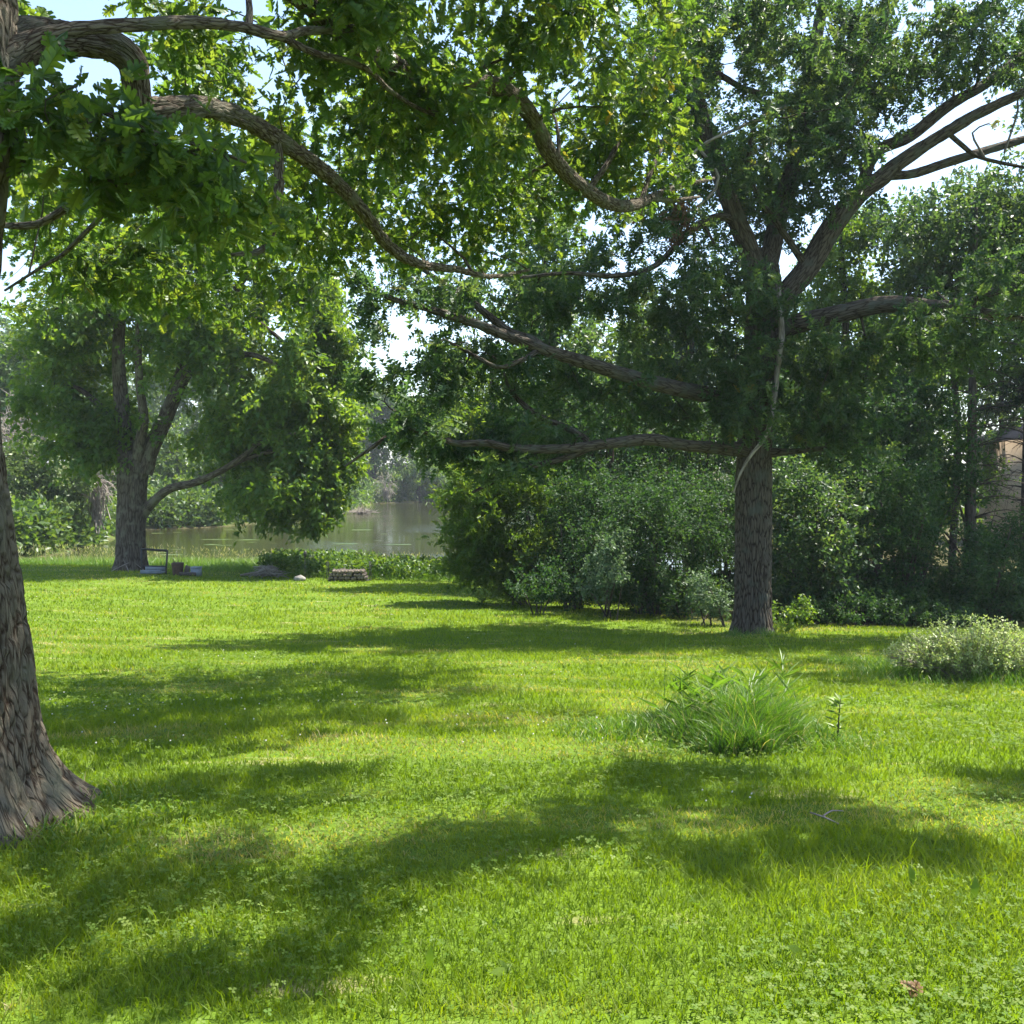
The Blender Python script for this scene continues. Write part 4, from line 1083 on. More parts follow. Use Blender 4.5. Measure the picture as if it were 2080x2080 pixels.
def build_bank_things():
    # black metal frame with a grey tray
    g = G(318, 1166); d = depth_of(g); s = d / F
    e = thing("metal_frame", g, "black metal frame with a grey tray at the right foot of the maple trunk", "metal frame")
    W = Wood()
    x0 = g[0] - 30 * s; x1 = g[0] + 19 * s; h = 48 * s
    zb = hz(g[0], g[1])
    rod(W, (x1, g[1], hz(x1, g[1])), (x1 + .06, g[1], zb + h), .03)
    rod(W, (x1 - .10, g[1] + .25, zb), (x1 - .03, g[1] + .25, zb + h - .05), .022)
    rod(W, (x0, g[1], zb), (x0, g[1], zb + h + .05), .03)
    rod(W, (x0, g[1], zb + h + .05), (x1 + .06, g[1], zb + h), .03)
    rod(W, (x0, g[1] + .25, zb + h), (x1 - .03, g[1] + .25, zb + h - .05), .02)
    rod(W, (x1 + .06, g[1], zb + h), (x1 - .03, g[1] + .25, zb + h - .05), .02)
    rod(W, (x0, g[1], zb + .27), (x1, g[1], zb + .25), .02)
    obj("frame", W.mesh("frame", g), M['black_metal'], e)
    boxes("tray", [(x0 + .05, x1 - .06, g[1] - .28, g[1] + .2, zb + .04, zb + .08), (x0 + .05, x1 - .06, g[1] + .17, g[1] + .2, zb + .08, zb + .24), (x0 + .05, x1 - .06, g[1] - .28, g[1] - .25, zb + .08, zb + .15)], M['grey_panel'], e, g)
    # brown tapered planter with dry stalks
    g = G(361, 1168); s = depth_of(g) / F
    e = thing("planter", g, "brown tapered planter barrel with dry red brown stalks right of the metal frame", "planter")
    zb = hz(g[0], g[1])
    W = Wood()
    prof = [(0, .15), (.06, .16), (.2, .18), (.34, .20), (.40, .205), (.405, .18), (.30, .165)]
    W.tube(np.array([(g[0], g[1], zb + a, b) for a, b in prof]), 20)
    obj("barrel", W.mesh("barrel", g), M['rust'], e)
    W = Wood()
    for k in range(9):
        a = np.array([g[0] + rng.normal() * .06, g[1] + rng.normal() * .06, zb + .3])
        t = a + np.array([rng.normal() * .14 - .05, rng.normal() * .1, .2 + .25 * rng.random()])
        W.tube(cr([(*a, .008), (*((a + t) / 2 + rng.normal(size=3) * .03), .006), (*t, .003)], .08), 4)
    st = obj("stalks", W.mesh("stalks", g), M['brown_leaf'], e)
    # slanted board
    g = G(374, 1168); zb = hz(g[0], g[1])
    v = np.array([(0, 0, 0), (.16, 0, .03), (.02 + .20, .02, .26), (.06, .02, .30)]); v2 = v + np.array([0, .04, 0])
    V = np.vstack([v, v2])
    f = np.array([(0, 1, 2, 3), (7, 6, 5, 4), (0, 4, 5, 1), (1, 5, 6, 2), (2, 6, 7, 3), (3, 7, 4, 0)])
    tag(obj("board", mesh_from("board", V, [f], smooth=False), M['dead_wood'], origin=(g[0] - .1, g[1] + .25, zb)), "grey weathered board slanting beside the brown planter", "board")
    # low dark log
    g = G(380, 1171); W = Wood(); zb = hz(g[0], g[1]) + .07
    W.tube(cr([(g[0] - .25, g[1], zb, .07), (g[0], g[1] + .02, zb, .075), (g[0] + .27, g[1], zb, .065)], .06), 14, .01, 20)
    tag(obj("log", W.mesh("log", g), M['log_bark'], origin=g), "short dark log lying between the planter and the blue grey box", "log")
    # blue grey box
    g = G(399, 1170); zb = hz(g[0], g[1])
    e = thing("storage_box", g, "small blue grey box on the bank right of the brown planter", "box")
    boxes("body", [(g[0] - .16, g[0] + .14, g[1] - .1, g[1] + .14, zb - .02, zb + .26)], M['grey_panel'], e, g)
    boxes("lid", [(g[0] - .175, g[0] + .155, g[1] - .115, g[1] + .155, zb + .262, zb + .30)], M['grey_panel'], e, g)
    # brush pile
    g = G(541, 1172); W = Wood(); zb = hz(g[0], g[1])
    for k in range(150):
        a = rng.random() * 2 * math.pi
        u = rng.normal() * .22
        c = np.array([g[0] + u, g[1] + rng.normal() * .22, zb + .03 + .30 * rng.random() * math.exp(-(u / .3) ** 2)])
        v = np.array([math.cos(a), math.sin(a) * .7, rng.normal() * .22]) * (.18 + .22 * rng.random())
        r = .006 + .010 * rng.random()
        W.tube(cr([(*(c - v), r), (*(c + [0, 0, .05]), r), (*(c + v), r * .5)], .12), 5)
    tag(obj("brush_pile", W.mesh("brush_pile", g), M['dead_grey'], origin=g), "rounded pile of cut grey brushwood at the lawn's edge", "brush pile")
    W = Wood()
    W.tube(cr([(g[0] - .85, g[1] - .1, zb + .06, .035), (g[0] - .5, g[1] - .12, zb + .13, .04), (g[0] - .2, g[1] - .12, zb + .19, .04)], .08), 10)
    tag(obj("branch", W.mesh("branch", g), M['log_end'], origin=g), "pale peeled branch poking out left of the brushwood pile", "branch")
    # stone and thin pole
    g = G(609, 1180); zb = hz(g[0], g[1])
    W = Wood()
    W.tube(np.array([(g[0], g[1], zb - .03, .10), (g[0], g[1], zb + .05, .17), (g[0] + .02, g[1], zb + .12, .15), (g[0] + .02, g[1], zb + .17, .06)]), 14, .03, 8)
    me = W.mesh("garden_stone", g)
    o = obj("garden_stone", me, M['stone'], origin=g); o.scale = (1.25, 1, 1)
    tag(o, "grey stone lying at the lawn's edge at the foot of the thin pole", "stone")
    g = G(620, 1178); zb = hz(g[0], g[1]); s = depth_of(g) / F
    e = thing("pole", g, "thin dark pole with a small black top standing left of the firewood rack", "pole")
    W = Wood(); rod(W, (g[0], g[1], zb - .1), (g[0] - .01, g[1], zb + 48 * s), .012, 6)
    obj("shaft", W.mesh("shaft", g), M['black_metal'], e)
    W = Wood(); zt = zb + 46 * s
    W.tube(np.array([(g[0], g[1], zt, .02), (g[0], g[1], zt + .03, .05), (g[0], g[1], zt + .15, .055), (g[0], g[1], zt + .19, .03), (g[0], g[1], zt + .22, .008)]), 12)
    obj("feeder", W.mesh("feeder", g), M['black_metal'], e)
    # firewood rack
    g = G(708, 1181); zb = hz(g[0], g[1]); s = depth_of(g) / F
    e = thing("firewood_rack", g, "low firewood rack with black posts at both ends at the edge of the lawn", "firewood rack")
    x0, x1 = g[0] - 42 * s, g[0] + 44 * s
    for xx in (x0, x1):
        W = Wood()
        rod(W, (xx, g[1] - .16, zb), (xx, g[1] - .16, zb + .66), .014)
        rod(W, (xx, g[1] + .16, zb), (xx, g[1] + .16, zb + .62), .014)
        rod(W, (xx, g[1] - .16, zb + .66), (xx, g[1] + .16, zb + .62), .012)
        obj("end_post", W.mesh("end_post", g), M['black_metal'], e)
    for yy in (-.14, .14):
        W = Wood()
        rod(W, (x0, g[1] + yy, zb + .05), (x1, g[1] + yy, zb + .05), .016)
        obj("rail", W.mesh("rail", g), M['black_metal'], e)
    proto = None
    row_n = 12
    for r in range(3):
        for k in range(row_n - r):
            rad = .052 + .014 * rng.random()
            cx = x0 + .09 + (k + .5 * r) * (x1 - x0 - .12) / row_n
            cz = zb + .125 + r * .105
            pos = Vector((cx, g[1] + rng.normal() * .02, cz))
            if proto is None:
                W = Wood()
                W.tube(np.array([(0, y, 0, .058 * (1 + .06 * math.sin(9 * y))) for y in np.linspace(-.2, .2, 7)]), 14, .012, 24, cap=False)
                o = obj("firewood_log", W.mesh("firewood_log"), M['log_bark'], origin=pos)
                proto = o
                ends = []
                for sy, g2 in ((-.195, -1), (.195, 1)):
                    W = Wood()
                    W.tube(np.array([(0, sy - g2 * .01, 0, .05), (0, sy, 0, .054), (0, sy + g2 * .012, 0, .052)]), 14)
                    ends.append(obj("cut_end", W.mesh("cut_end"), M['log_end'], o))
            else:
                o = proto.copy(); COL.objects.link(o); o.location = pos
                for en in ends:
                    c = en.copy(); COL.objects.link(c); c.parent = o
            o.rotation_euler = (rng.normal() * .04, rng.random() * 6, rng.normal() * .08)
            sc = rad / .058
            o.scale = (sc, 1, sc)
            tag(o, "split firewood log stacked in the low rack at the lawn's edge", "firewood log", "firewood logs stacked in the rack")
build_bank_things()

# ------------------------------------------------------------------ grasses
def blades(pos, h, w, lean, rnd, segs=2, name=None, curl=1.0, flat=False):
    """curved tapering blades; pos (N,3)"""
    N = len(pos)
    a = rng.random(N) * 2 * np.pi
    dv = np.stack([np.cos(a), np.sin(a), 0 * a], 1)
    sd = np.stack([-np.sin(a), np.cos(a), 0 * a], 1)
    tw = rng.random(N) * 2 * np.pi
    sd = norm(sd * np.cos(tw)[:, None] + dv * np.sin(tw)[:, None])
    rows = []
    ts = np.linspace(0, 1, segs + 1)
    for t in ts[:-1]:
        c = pos + np.array([0, 0, 1]) * (h * t * (1 - .25 * lean * t * curl))[:, None] + dv * (h * lean * t ** 1.8)[:, None]
        ww = (w * (1 - .55 * t) * .5)[:, None]
        rows += [c - sd * ww, c + sd * ww]
    tip = pos + np.array([0, 0, 1]) * (h * (1 - .25 * lean * curl - .25 * np.clip(lean - .6, 0, 1)))[:, None] + dv * (h * lean)[:, None]
    V = np.stack(rows + [tip], 1)
    m = V.shape[1]
    q = []
    for s in range(segs - 1):
        q.append((2 * s, 2 * s + 1, 2 * s + 3, 2 * s + 2))
    tri = (2 * segs - 2, 2 * segs - 1, 2 * segs)
    off = (np.arange(N) * m)[:, None]
    fs = []
    for x in q: fs.append(off + np.array(x)[None])
    quads = np.vstack(fs) if fs else np.zeros((0, 4), int)
    tris = off + np.array(tri)[None]
    return V.reshape(-1, 3), quads, tris, np.repeat(rnd, m)

def lawn_edge(x):
    return np.interp(x, [-24, -14, -12, -6, 0, 2.0, 3.5, 5.5, 8, 12, 20], [39.5, 37.9, 37.0, 34.4, 32.6, 30.2, 26, 23.4, 22.3, 22.0, 21.5])

def build_lawn_grass():
    C = 6600.0
    bands = [(1.2, 3.0, 2600), (3.0, 4.2, C), (4.2, 6, C * .52), (6, 8.5, C * .30), (8.5, 12, C * .17), (12, 17, C * .085), (17, 24, C * .042), (24, 42, C * .018)]
    P_, H_, W_, R_, L_ = [], [], [], [], []
    for y0, y1, dens in bands:
        hw = y1 * .56 + 4.0
        n = int(dens * (y1 - y0) * 2 * hw)
        x = (rng.random(n) * 2 - 1) * hw
        y = y0 + rng.random(n) * (y1 - y0)
        ok = (np.abs(x) < y * .56 + 4.0) & (y < lawn_edge(x) + .3)
        x, y = x[ok], y[ok]
        z = height(x, y)
        pn = fbm(np.stack([x * .6, y * 1.1, 0 * x + 4], 1), 3)          # patchiness
        dry = sst(.51, .66, fbm(np.stack([x * .9, y * 2.0, 0 * x + 9], 1), 3))
        fine = fbm(np.stack([x * 3, y * 3, 0 * x + 1], 1), 2)
        dm = .5 * (y0 + y1)
        h = (.028 + .042 * pn + .022 * fine) * (.6 + .8 * rng.random(len(x))) * (1 + .008 * dm)
        tall = rng.random(len(x)) < .006 + .05 * sst(.6, .72, pn)
        h = np.where(tall, h * 2.0, h) * (1 - .45 * dry)
        w = (.0027 + .00075 * dm) * (.7 + .6 * rng.random(len(x)))
        rnd = np.clip(.10 + .55 * pn + .28 * rng.random(len(x)) - .08 + dry * (.22 + .5 * rng.random(len(x))), 0, 1)
        P_.append(np.stack([x, y, z - .005], 1)); H_.append(h); W_.append(w); R_.append(rnd); L_.append(.25 + .75 * rng.random(len(x)))
    pos = np.vstack(P_); h = np.concatenate(H_); w = np.concatenate(W_); r = np.concatenate(R_); l = np.concatenate(L_)
    V, q, t, A = blades(pos, h, w, l, r, 2)
    o = obj("lawn_grass", mesh_from("lawn_grass", V, [q, t], {"rnd": A}, smooth=False), M['grass'])
    tag(o, "short bright green grass covering the lawn", "grass", kind="stuff")
    # clover
    n = 105000
    y = 1.4 + (rng.random(n) ** 1.5) * 14
    x = (rng.random(n) * 2 - 1) * (y * .56 + 3.0)
    m = fbm(np.stack([x * .8, y * 1.0, 0 * x + 21], 1), 3)
    ok = rng.random(n) < sst(.44, .66, m) * .9 + .05
    x, y, m = x[ok], y[ok], m[ok]
    N = len(x)
    c = np.stack([x, y, height(x, y) + .02 + .05 * rng.random(N)], 1)
    a0 = rng.random(N) * 2 * np.pi
    tilt = rng.normal(size=(N, 3)) * .28 + np.array([0, 0, 1])
    parts = []
    sz = (.008 + .007 * rng.random(N)) * (1 + .05 * y)
    cr_ = np.clip(rng.random(N) * .7 + .3 * m, 0, 1)
    tpl = (np.array([(0, 0, 0), (.6, .42, .08), (1, 0, .0), (.6, -.42, .08)], float), DIAMOND[1])
    for k in range(3):
        a = a0 + k * 2 * np.pi / 3
        ax = np.stack([np.cos(a), np.sin(a), 0 * a], 1)
        ax = ax - tilt * np.sum(ax * tilt, 1, keepdims=True) / np.sum(tilt * tilt, 1, keepdims=True)
        parts.append(put(tpl, c, ax, tilt, sz, cr_))
    V, Fc, A = merge(parts)
    tag(obj("clover", mesh_from("clover", V, [Fc], {"rnd": A}, smooth=False), M['clover']), "patches of clover leaves mixed into the near lawn", "clover", kind="stuff")
    # white clover heads
    n = 170
    y = 5 + rng.random(n * 6) ** 1.3 * 24
    x = (rng.random(n * 6) * 2 - 1) * (y * .54)
    m = fbm(np.stack([x * .5, y * .7, 0 * x + 33], 1), 3)
    ok = (m > .56) & (y < lawn_edge(x))
    x, y = x[ok][:n], y[ok][:n]
    N = len(x)
    c = np.stack([x, y, height(x, y) + .075 + .03 * rng.random(N)], 1)
    oc_v = np.array([(1, 0, 0), (0, 1, 0), (-1, 0, 0), (0, -1, 0), (0, 0, .9), (0, 0, -.7)], float)
    oc_f = np.array([(0, 1, 4), (1, 2, 4), (2, 3, 4), (3, 0, 4), (1, 0, 5), (2, 1, 5), (3, 2, 5), (0, 3, 5)], int)
    V, Fc, A = put((oc_v, oc_f), c, norm(rng.normal(size=(N, 3))), rng.normal(size=(N, 3)), .005 + .00035 * y)
    tag(obj("clover_blossoms", mesh_from("clover_blossoms", V, [Fc], {"rnd": A}), M['flower']), "tiny white clover blossoms scattered over the lawn", "clover blossoms", kind="stuff")
build_lawn_grass()

def build_bank_growth():
    # meadow grass and weeds between the lawn and the water
    n = 60000
    x = -26 + rng.random(n) * 31
    y = lawn_edge(x) - .2 + rng.random(n) ** .8 * (47.5 - lawn_edge(x))
    x = np.where(y > 30, x, x)
    z = height(x, y)
    ok = z > WATER_Z - .35
    x, y, z = x[ok], y[ok], z[ok]
    N = len(x)
    pn = fbm(np.stack([x * .5, y * .5, 0 * x + 2], 1), 3)
    t = np.clip((y - lawn_edge(x)) / 4, 0, 1)
    h = (.18 + .16 * t + .45 * (pn - .4)) * (.6 + .8 * rng.random(N))
    h = np.clip(h, .08, 1.3)
    rnd = np.clip(.15 + .5 * rng.random(N) + .25 * (t > .75) * rng.random(N) + .2 * (pn - .5), 0, .85)
    V, q, tr, A = blades(np.stack([x, y, z - .02], 1), h, .016 + .018 * rng.random(N), .2 + .7 * rng.random(N), rnd, 3)
    tag(obj("bank_grass", mesh_from("bank_grass", V, [q, tr], {"rnd": A}, smooth=False), M['bank_grass']), "tall uncut grass along the river bank beyond the lawn", "grass", kind="stuff")
    # tan seed heads near the water
    n = 3400
    x = -26 + rng.random(n) * 31; y = 39.0 + rng.random(n) * 7.5
    ok = fbm(np.stack([x * .45, y * .5, 0 * x + 8], 1), 2) > .47
    x, y = x[ok], y[ok]; z = height(x, y); N = len(x)
    h = .40 + .45 * rng.random(N)
    V, q, tr, A = blades(np.stack([x, y, z - .02], 1), h, .012 + .01 * rng.random(N), .15 + .4 * rng.random(N), .78 + .2 * rng.random(N), 3)
    tops = np.stack([x, y, z + h * .9], 1)
    p2 = put(NARROW, tops, np.array([0, 0, 1.]) + rng.normal(size=(N, 3)) * .35, rng.normal(size=(N, 3)), .10 + .08 * rng.random(N), .9 + .1 * rng.random(N))
    me = mesh_from("reeds", np.vstack([V, p2[0]]), [q, np.vstack([tr, p2[1] + len(V)])], {"rnd": np.concatenate([A, p2[2]])}, smooth=False)
    tag(obj("reeds", me, M['bank_grass']), "tan seeded reeds at the water's edge", "reeds", kind="stuff")
    # broad weeds right of and behind the rack
    n = 5200
    x = -9 + rng.random(n) * 14; y = lawn_edge(x) + .2 + rng.random(n) * 7
    ok = fbm(np.stack([x * .5, y * .5, 0 * x + 15], 1), 2) > .44 - .06 * (x > -4.5)
    ok &= ~((x > -6.2) & (x < -4.4) & (y < 34.2))
    x, y = x[ok], y[ok]; z = height(x, y); N = len(x)
    c = np.stack([x, y, z + .1 + (.25 + .55 * fbm(np.stack([x * .9, y * .9, 0 * x], 1), 2)) * rng.random(N) ** .6], 1)
    V, Fc, A = leaves_at(c, np.tile([0, 0, 1.], (N, 1)), 9, .14, .22, DIAMOND, up=.8)
    tag(obj("bank_weeds", mesh_from("bank_weeds", V, [Fc], {"rnd": A}, smooth=False), M['bright_leaf']), "leafy green weeds crowding the river bank", "weeds", kind="stuff")
    # understory below the thicket
    n = 9000
    x = 3.0 + rng.random(n) * 16; y = 23.2 + rng.random(n) * 9
    ok = y > lawn_edge(x) + .6
    x, y = x[ok], y[ok]; z = height(x, y); N = len(x)
    c = np.stack([x, y, z + .05 + .6 * rng.random(N)], 1)
    V, Fc, A = leaves_at(c, np.tile([0, 0, 1.], (N, 1)), 7, .11, .22, DIAMOND, up=.8)
    tag(obj("undergrowth", mesh_from("undergrowth", V, [Fc], {"rnd": A}, smooth=False), M['shrub_leaf']), "dark leafy undergrowth on the ground below the thicket", "undergrowth", kind="stuff")
    # far bank fringe
    n = 9000
    pxs = rng.random(n) * 1150 - 50
    dd = np.interp(pxs, FAR_PX, FAR_D) + rng.random(n) * 7 - .3
    x = (pxs - 1040) / F * dd; y = dd
    z = height(x, y); N = n
    c = np.stack([x, y, np.maximum(z, WATER_Z) + 2.2 * rng.random(N) ** 1.3], 1)
    V, Fc, A = leaves_at(c, np.tile([0, 0, 1.], (N, 1)), 8, .38, .7, DIAMOND, up=.7)
    tag(obj("far_bank_scrub", mesh_from("far_bank_scrub", V, [Fc], {"rnd": A}, smooth=False), M['far_leaf']), "green scrub lining the far river bank", "scrub", kind="stuff")
    # floating scum and weed on the water
    n = 46
    fan, fv, k0 = [], [], 0
    for k in range(n):
        px = 250 + rng.random() * 640; py = 1068 + rng.random() * 70
        d = (CAMZ - WATER_Z) * F / (py - 960)
        c = np.array([(px - 1040) / F * d, d, WATER_Z + .008])
        m = 12
        a = np.linspace(0, 2 * np.pi, m, endpoint=False)
        rx = (.2 + .9 * rng.random() ** 3); ry = rx * (.2 + .3 * rng.random())
        rr = .6 + .7 * rng.random(m)
        fv.append(np.stack([c[0] + np.cos(a) * rx * rr, c[1] + np.sin(a) * ry * rr, np.full(m, c[2])], 1))
        fan.append(np.arange(m)[None] + k0); k0 += m
    tag(obj("floating_weed", mesh_from("floating_weed", np.vstack(fv), [np.vstack(fan)], {"rnd": rng.random(k0)}, smooth=False), M['far_leaf_y']), "pale mats of weed floating on the river", "water weed", kind="stuff")
build_bank_growth()

# ------------------------------------------------------------------ tuft, pale bush and small plants on the lawn
def build_lawn_plants():
    g = G(1492, 1520); d = depth_of(g); s = d / F
    e = thing("grass_clump", g, "big clump of tall uncut grass in the right foreground of the lawn", "grass clump")
    n = 15000
    a = rng.random(n) * 2 * np.pi; r = rng.random(n) ** .6
    x = g[0] + np.cos(a) * r * 158 * s; y = g[1] + .30 + np.sin(a) * r * .62
    z = height(x, y)
    lum = fbm(np.stack([x * 3.2, y * 3.2, 0 * x + 6], 1), 2)
    hh = (.10 + .28 * (1 - r ** 1.6) + .75 * (lum - .5)) * (.45 + .9 * rng.random(n))
    hh = np.clip(hh, .05, .6)
    rnd = np.where(rng.random(n) < .06, 1, .75 * rng.random(n))
    V, q, t, A = blades(np.stack([x, y, z - .01], 1) - g, hh, .0045 + .004 * rng.random(n), .25 + .75 * rng.random(n), rnd, 4)
    obj("blades", mesh_from("blades", V, [q, t], {"rnd": A}, smooth=False), M['tall_grass'], e)
    n = 42
    x = g[0] + rng.normal(size=n) * 85 * s + 45 * s; y = g[1] + .5 + rng.normal(size=n) * .2; z = height(x, y)
    stalk = np.stack([x, y, z], 1)
    parts = []
    Vs, qs, ts, As = blades(stalk - g,   .42 + .42 * rng.random(n), .006 + 0 * x, .15 + .35 * rng.random(n), .5 * rng.random(n), 5)
    lf_p, lf_a = [], []
    for k in range(n):
        for m in range(5):
            f = .35 + .6 * rng.random()
            base_i = Vs.reshape(n, -1, 3)[k]
            i = int(f * 4) * 2
            aa = rng.random() * 2 * math.pi
            lf_p.append(base_i[i]); lf_a.append((math.cos(aa), math.sin(aa), .9))
    thin = (np.array([(0, 0, 0), (.35, .038, .02), (1, 0, -.22), (.35, -.038, .02)], float), DIAMOND[1])
    p2 = put(thin, np.array(lf_p), np.array(lf_a), np.tile([0, 0, 1.], (len(lf_p), 1)) + rng.normal(size=(len(lf_p), 3)) * .3, .13 + .13 * rng.random(len(lf_p)), .6 * rng.random(len(lf_p)))
    obj("stalks", mesh_from("stalks", np.vstack([Vs, p2[0]]), [qs, np.vstack([ts, p2[1] + len(Vs)])], {"rnd": np.concatenate([As, p2[2]])}, smooth=False), M['bank_grass'], e)
    # pale flowering bush on the right
    g = G(2005, 1388); d = depth_of(g); s = d / F
    e = thing("flowering_bush", g, "pale cream green flowering bush at the right edge of the lawn", "bush")
    b = g + np.array([0, .45, 0])
    T = Tree()
    c = []
    for k in range(620):
        aa = rng.random() * 2 * math.pi; rr = math.sqrt(rng.random())
        top = np.array([b[0] + math.cos(aa) * rr * 180 * s, b[1] + math.sin(aa) * rr * .6, 0])
        top[2] = hz(top[0], top[1]) + (.66 - .40 * rr ** 2) * (.6 + .55 * rng.random())
        a0 = np.array([b[0] + math.cos(aa) * rr * 60 * s, b[1] + math.sin(aa) * rr * .3, 0]); a0[2] = hz(a0[0], a0[1])
        p = cr([(*a0, .005), (*((a0 + top) / 2 + [0, 0, .05]), .004), (*top, .002)], .12)
        T.wood.tube(p, 4, cap=False)
        for f in (.2, .4, .6, .75, .88, 1.0):
            c.append(p[min(len(p) - 1, int(f * (len(p) - 1))), :3])
    c = np.array(c)
    obj("stems", T.wood.mesh("stems", g), M['dead_wood'], e)
    V, Fc, A = leaves_at(c, np.tile([0, 0, 1.], (len(c), 1)), 9, .036, .065, DIAMOND, up=.8)
    obj("foliage", mesh_from("foliage", V - g, [Fc], {"rnd": A}, smooth=False), M['pale_leaf'], e)
    # second pale bush reaching in from the right edge
    # longer unmown grass round the clump, the pale bush and the trunks
    P0, H0 = [], []
    for (px, py, rr_, n, hh) in ((1480, 1500, 1.25, 5200, .16), (1990, 1380, 1.7, 4200, .24), (1760, 1350, .8, 900, .16), (1528, 1292, .75, 900, .16), (-60, 1700, 1.3, 2600, .10)):
        q = G(px, py)
        a2 = rng.random(n) * 2 * np.pi; r2 = rr_ * (.25 + .75 * rng.random(n)) ** .8
        x = q[0] + np.cos(a2) * r2; y = q[1] + .2 + np.sin(a2) * r2 * .8
        lum2 = fbm(np.stack([x * 2.5, y * 2.5, 0 * x + 3], 1), 2)
        P0.append(np.stack([x, y, height(x, y) - .01], 1))
        H0.append(np.clip(hh * (1.25 - r2 / rr_) * (.4 + 1.4 * lum2) * (.5 + .9 * rng.random(n)), .03, 1))
    P0 = np.vstack(P0); H0 = np.concatenate(H0); n = len(H0)
    V, q, t, A = blades(P0, H0, .006 + .005 * rng.random(n), .25 + .8 * rng.random(n), np.where(rng.random(n) < .05, 1., .2 + .6 * rng.random(n)), 3)
    tag(obj("rough_grass", mesh_from("rough_grass", V, [q, t], {"rnd": A}, smooth=False), M['tall_grass']), "longer ragged grass around the clump, the bush and the tree feet", "grass", kind="stuff")
    # upright weed right of the clump
    g = G(1700, 1510)
    e = thing("upright_weed", g, "single upright weed with narrow whorled leaves right of the tall grass clump", "weed")
    W = Wood(); W.tube(cr([(*(g - [0, 0, .02]), .006), (*(g + [.01, 0, .15]), .005), (*(g + [.02, 0, .31]), .003)], .05), 6)
    obj("stem", W.mesh("stem", g), M['thin_bark'], e)
    lp, la = [], []
    for zf in (.10, .15, .2, .24, .27, .30):
        for k in range(5):
            aa = rng.random() * 6.28
            lp.append(g + [.02 * zf / .3, 0, zf]); la.append((math.cos(aa), math.sin(aa), .35 + .2 * rng.random()))
    V, Fc, A = put(NARROW, np.array(lp), np.array(la), np.tile([0, 0, 1.], (len(lp), 1)), .09 + .04 * rng.random(len(lp)), .3 + .5 * rng.random(len(lp)))
    obj("leaves", mesh_from("leaves", V - g, [Fc], {"rnd": A}, smooth=False), M['bank_grass'], e)
    # small leafy sprout at the oak's foot
    g = G(1580, 1285)
    c = g + rng.normal(size=(16, 3)) * np.array([.14, .1, .05]) + np.array([0, 0, .12])
    V, Fc, A = leaves_at(c, np.tile([0, 0, 1.], (16, 1)), 7, .10, .14, OAK_LO)
    o = thing("seedling", g, "dark leafy seedling at the right foot of the right oak", "seedling")
    obj("foliage", mesh_from("foliage", V - g, [Fc], {"rnd": A}, smooth=False), M['maple_leaf'], o)
    W = Wood(); W.tube(cr([(*(g - [0, 0, .03]), .008), (*(g + [.02, 0, .1]), .006), (*(g + [.03, 0, .2]), .003)], .05), 5)
    obj("stem", W.mesh("stem", g), M['thin_bark'], o)
    tag(o, "dark leafy seedling at the right foot of the right oak", "seedling")
    # broad leaves standing in the near grass
    names = {(1850, 1815): "upright broad plantain leaf in the sunlit grass at lower right", (1975, 1845): "slender light green dock leaf right of the plantain leaf", (540, 1965): "single broad leaf in the grass at lower left",
             (870, 1985): "flat broad weed leaf in the sunlit grass near the lower middle", (1035, 1985): "flat broad weed leaf right of the lower middle", (1630, 1945): "round pale weed leaf in the lower right grass"}
    for (px, py), lab in names.items():
        g = G(px, py)
        m = 2 if py < 1900 else 3
        N = m
        la = np.stack([rng.normal(size=N) * .3, rng.normal(size=N) * .3, np.full(N, 1.2 if py < 1900 else .45)], 1)
        if py >= 1900: la[:, :2] += rng.normal(size=(N, 2)) * .8
        tpl = (np.array([(0, 0, 0), (.3, .12, .03), (.65, .15, .04), (1, 0, -.08), (.65, -.15, .04), (.3, -.12, .03)], float), np.array([(0, 1, 5), (1, 2, 5), (2, 4, 5), (2, 3, 4)], int))
        V, Fc, A = put(tpl, np.tile(g + [0, 0, .01], (N, 1)) + rng.normal(size=(N, 3)) * .006, la, np.tile([0, -.7, .6], (N, 1)) + rng.normal(size=(N, 3)) * .2, np.array([.11, .06, .07][:N]) * (1.0 if py < 1900 else .9), .5 + .4 * rng.random(N))
        tag(obj("broad_leaf_weed", mesh_from("broad_leaf_weed", V - g, [Fc], {"rnd": A}, smooth=False), M['clover'], origin=g), lab, "weed", "broad leaved weeds in the near grass")
    # fallen oak leaf and twig
    g = G(1850, 2050) + np.array([0, 0, .035])
    V, Fc, A = put(OAK_HI, np.array([g, g + [.03, .02, .01]]), np.array([(.5, .6, .35), (-.6, .2, .3)]), np.array([(0, -.5, 1.), (.2, -.3, 1.)]), np.array([.075, .06]), np.array([.6, .9]))
    tag(obj("fallen_leaf", mesh_from("fallen_leaf", V - g, [Fc], {"rnd": A}, smooth=False), M['brown_leaf'], origin=g), "curled brown oak leaf lying in the grass at the bottom right", "leaf")
    g = G(1672, 1682)
    W = Wood()
    W.tube(cr([(g[0] - .05, g[1] + .05, g[2] + .06, .004), (g[0], g[1], g[2] + .055, .005), (g[0] + .06, g[1] - .06, g[2] + .04, .003)], .03), 6)
    W.tube(cr([(g[0], g[1], g[2] + .06, .005), (g[0] + .05, g[1] + .03, g[2] + .075, .004), (g[0] + .11, g[1] + .04, g[2] + .07, .002)], .03), 6)
    tag(obj("twig", W.mesh("twig", g), M['dead_wood'], origin=g), "forked pale twig lying in the shaded grass below the tall clump", "twig")
build_lawn_plants()

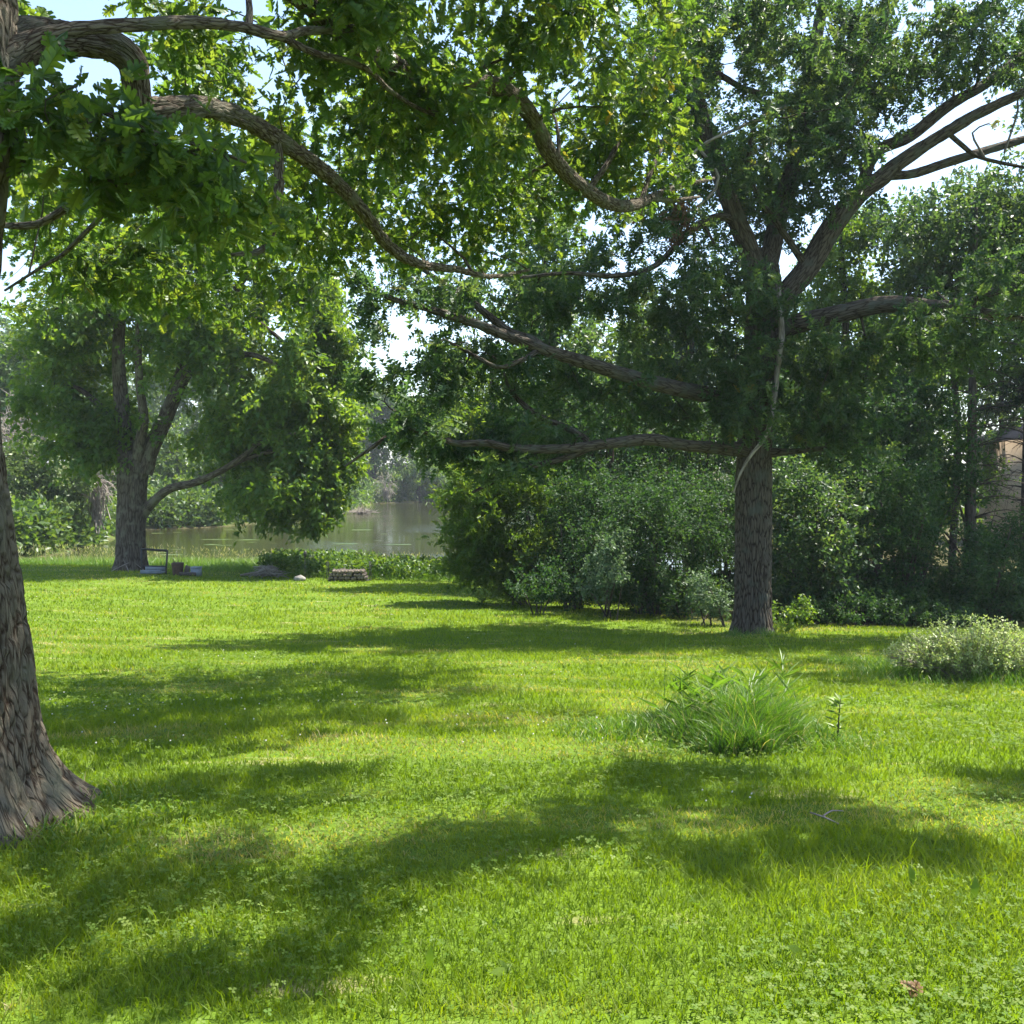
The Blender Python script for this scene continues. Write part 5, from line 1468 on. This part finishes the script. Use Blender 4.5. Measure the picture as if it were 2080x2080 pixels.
# ------------------------------------------------------------------ air
if HAZE > 0:
    m, n, out = new_mat("haze_air")
    pv = n.nodes.new("ShaderNodeVolumePrincipled")
    pv.inputs["Color"].default_value = (.85, .93, 1, 1)
    pv.inputs["Density"].default_value = HAZE
    pv.inputs["Anisotropy"].default_value = .15
    n.links.new(pv.outputs[0], out.inputs["Volume"])
    o = boxes("haze", [(-960, 960, -100, 1700, -6, 60)], m)
    tag(o, "thin summer haze over the river and lawn", "haze", kind="stuff")
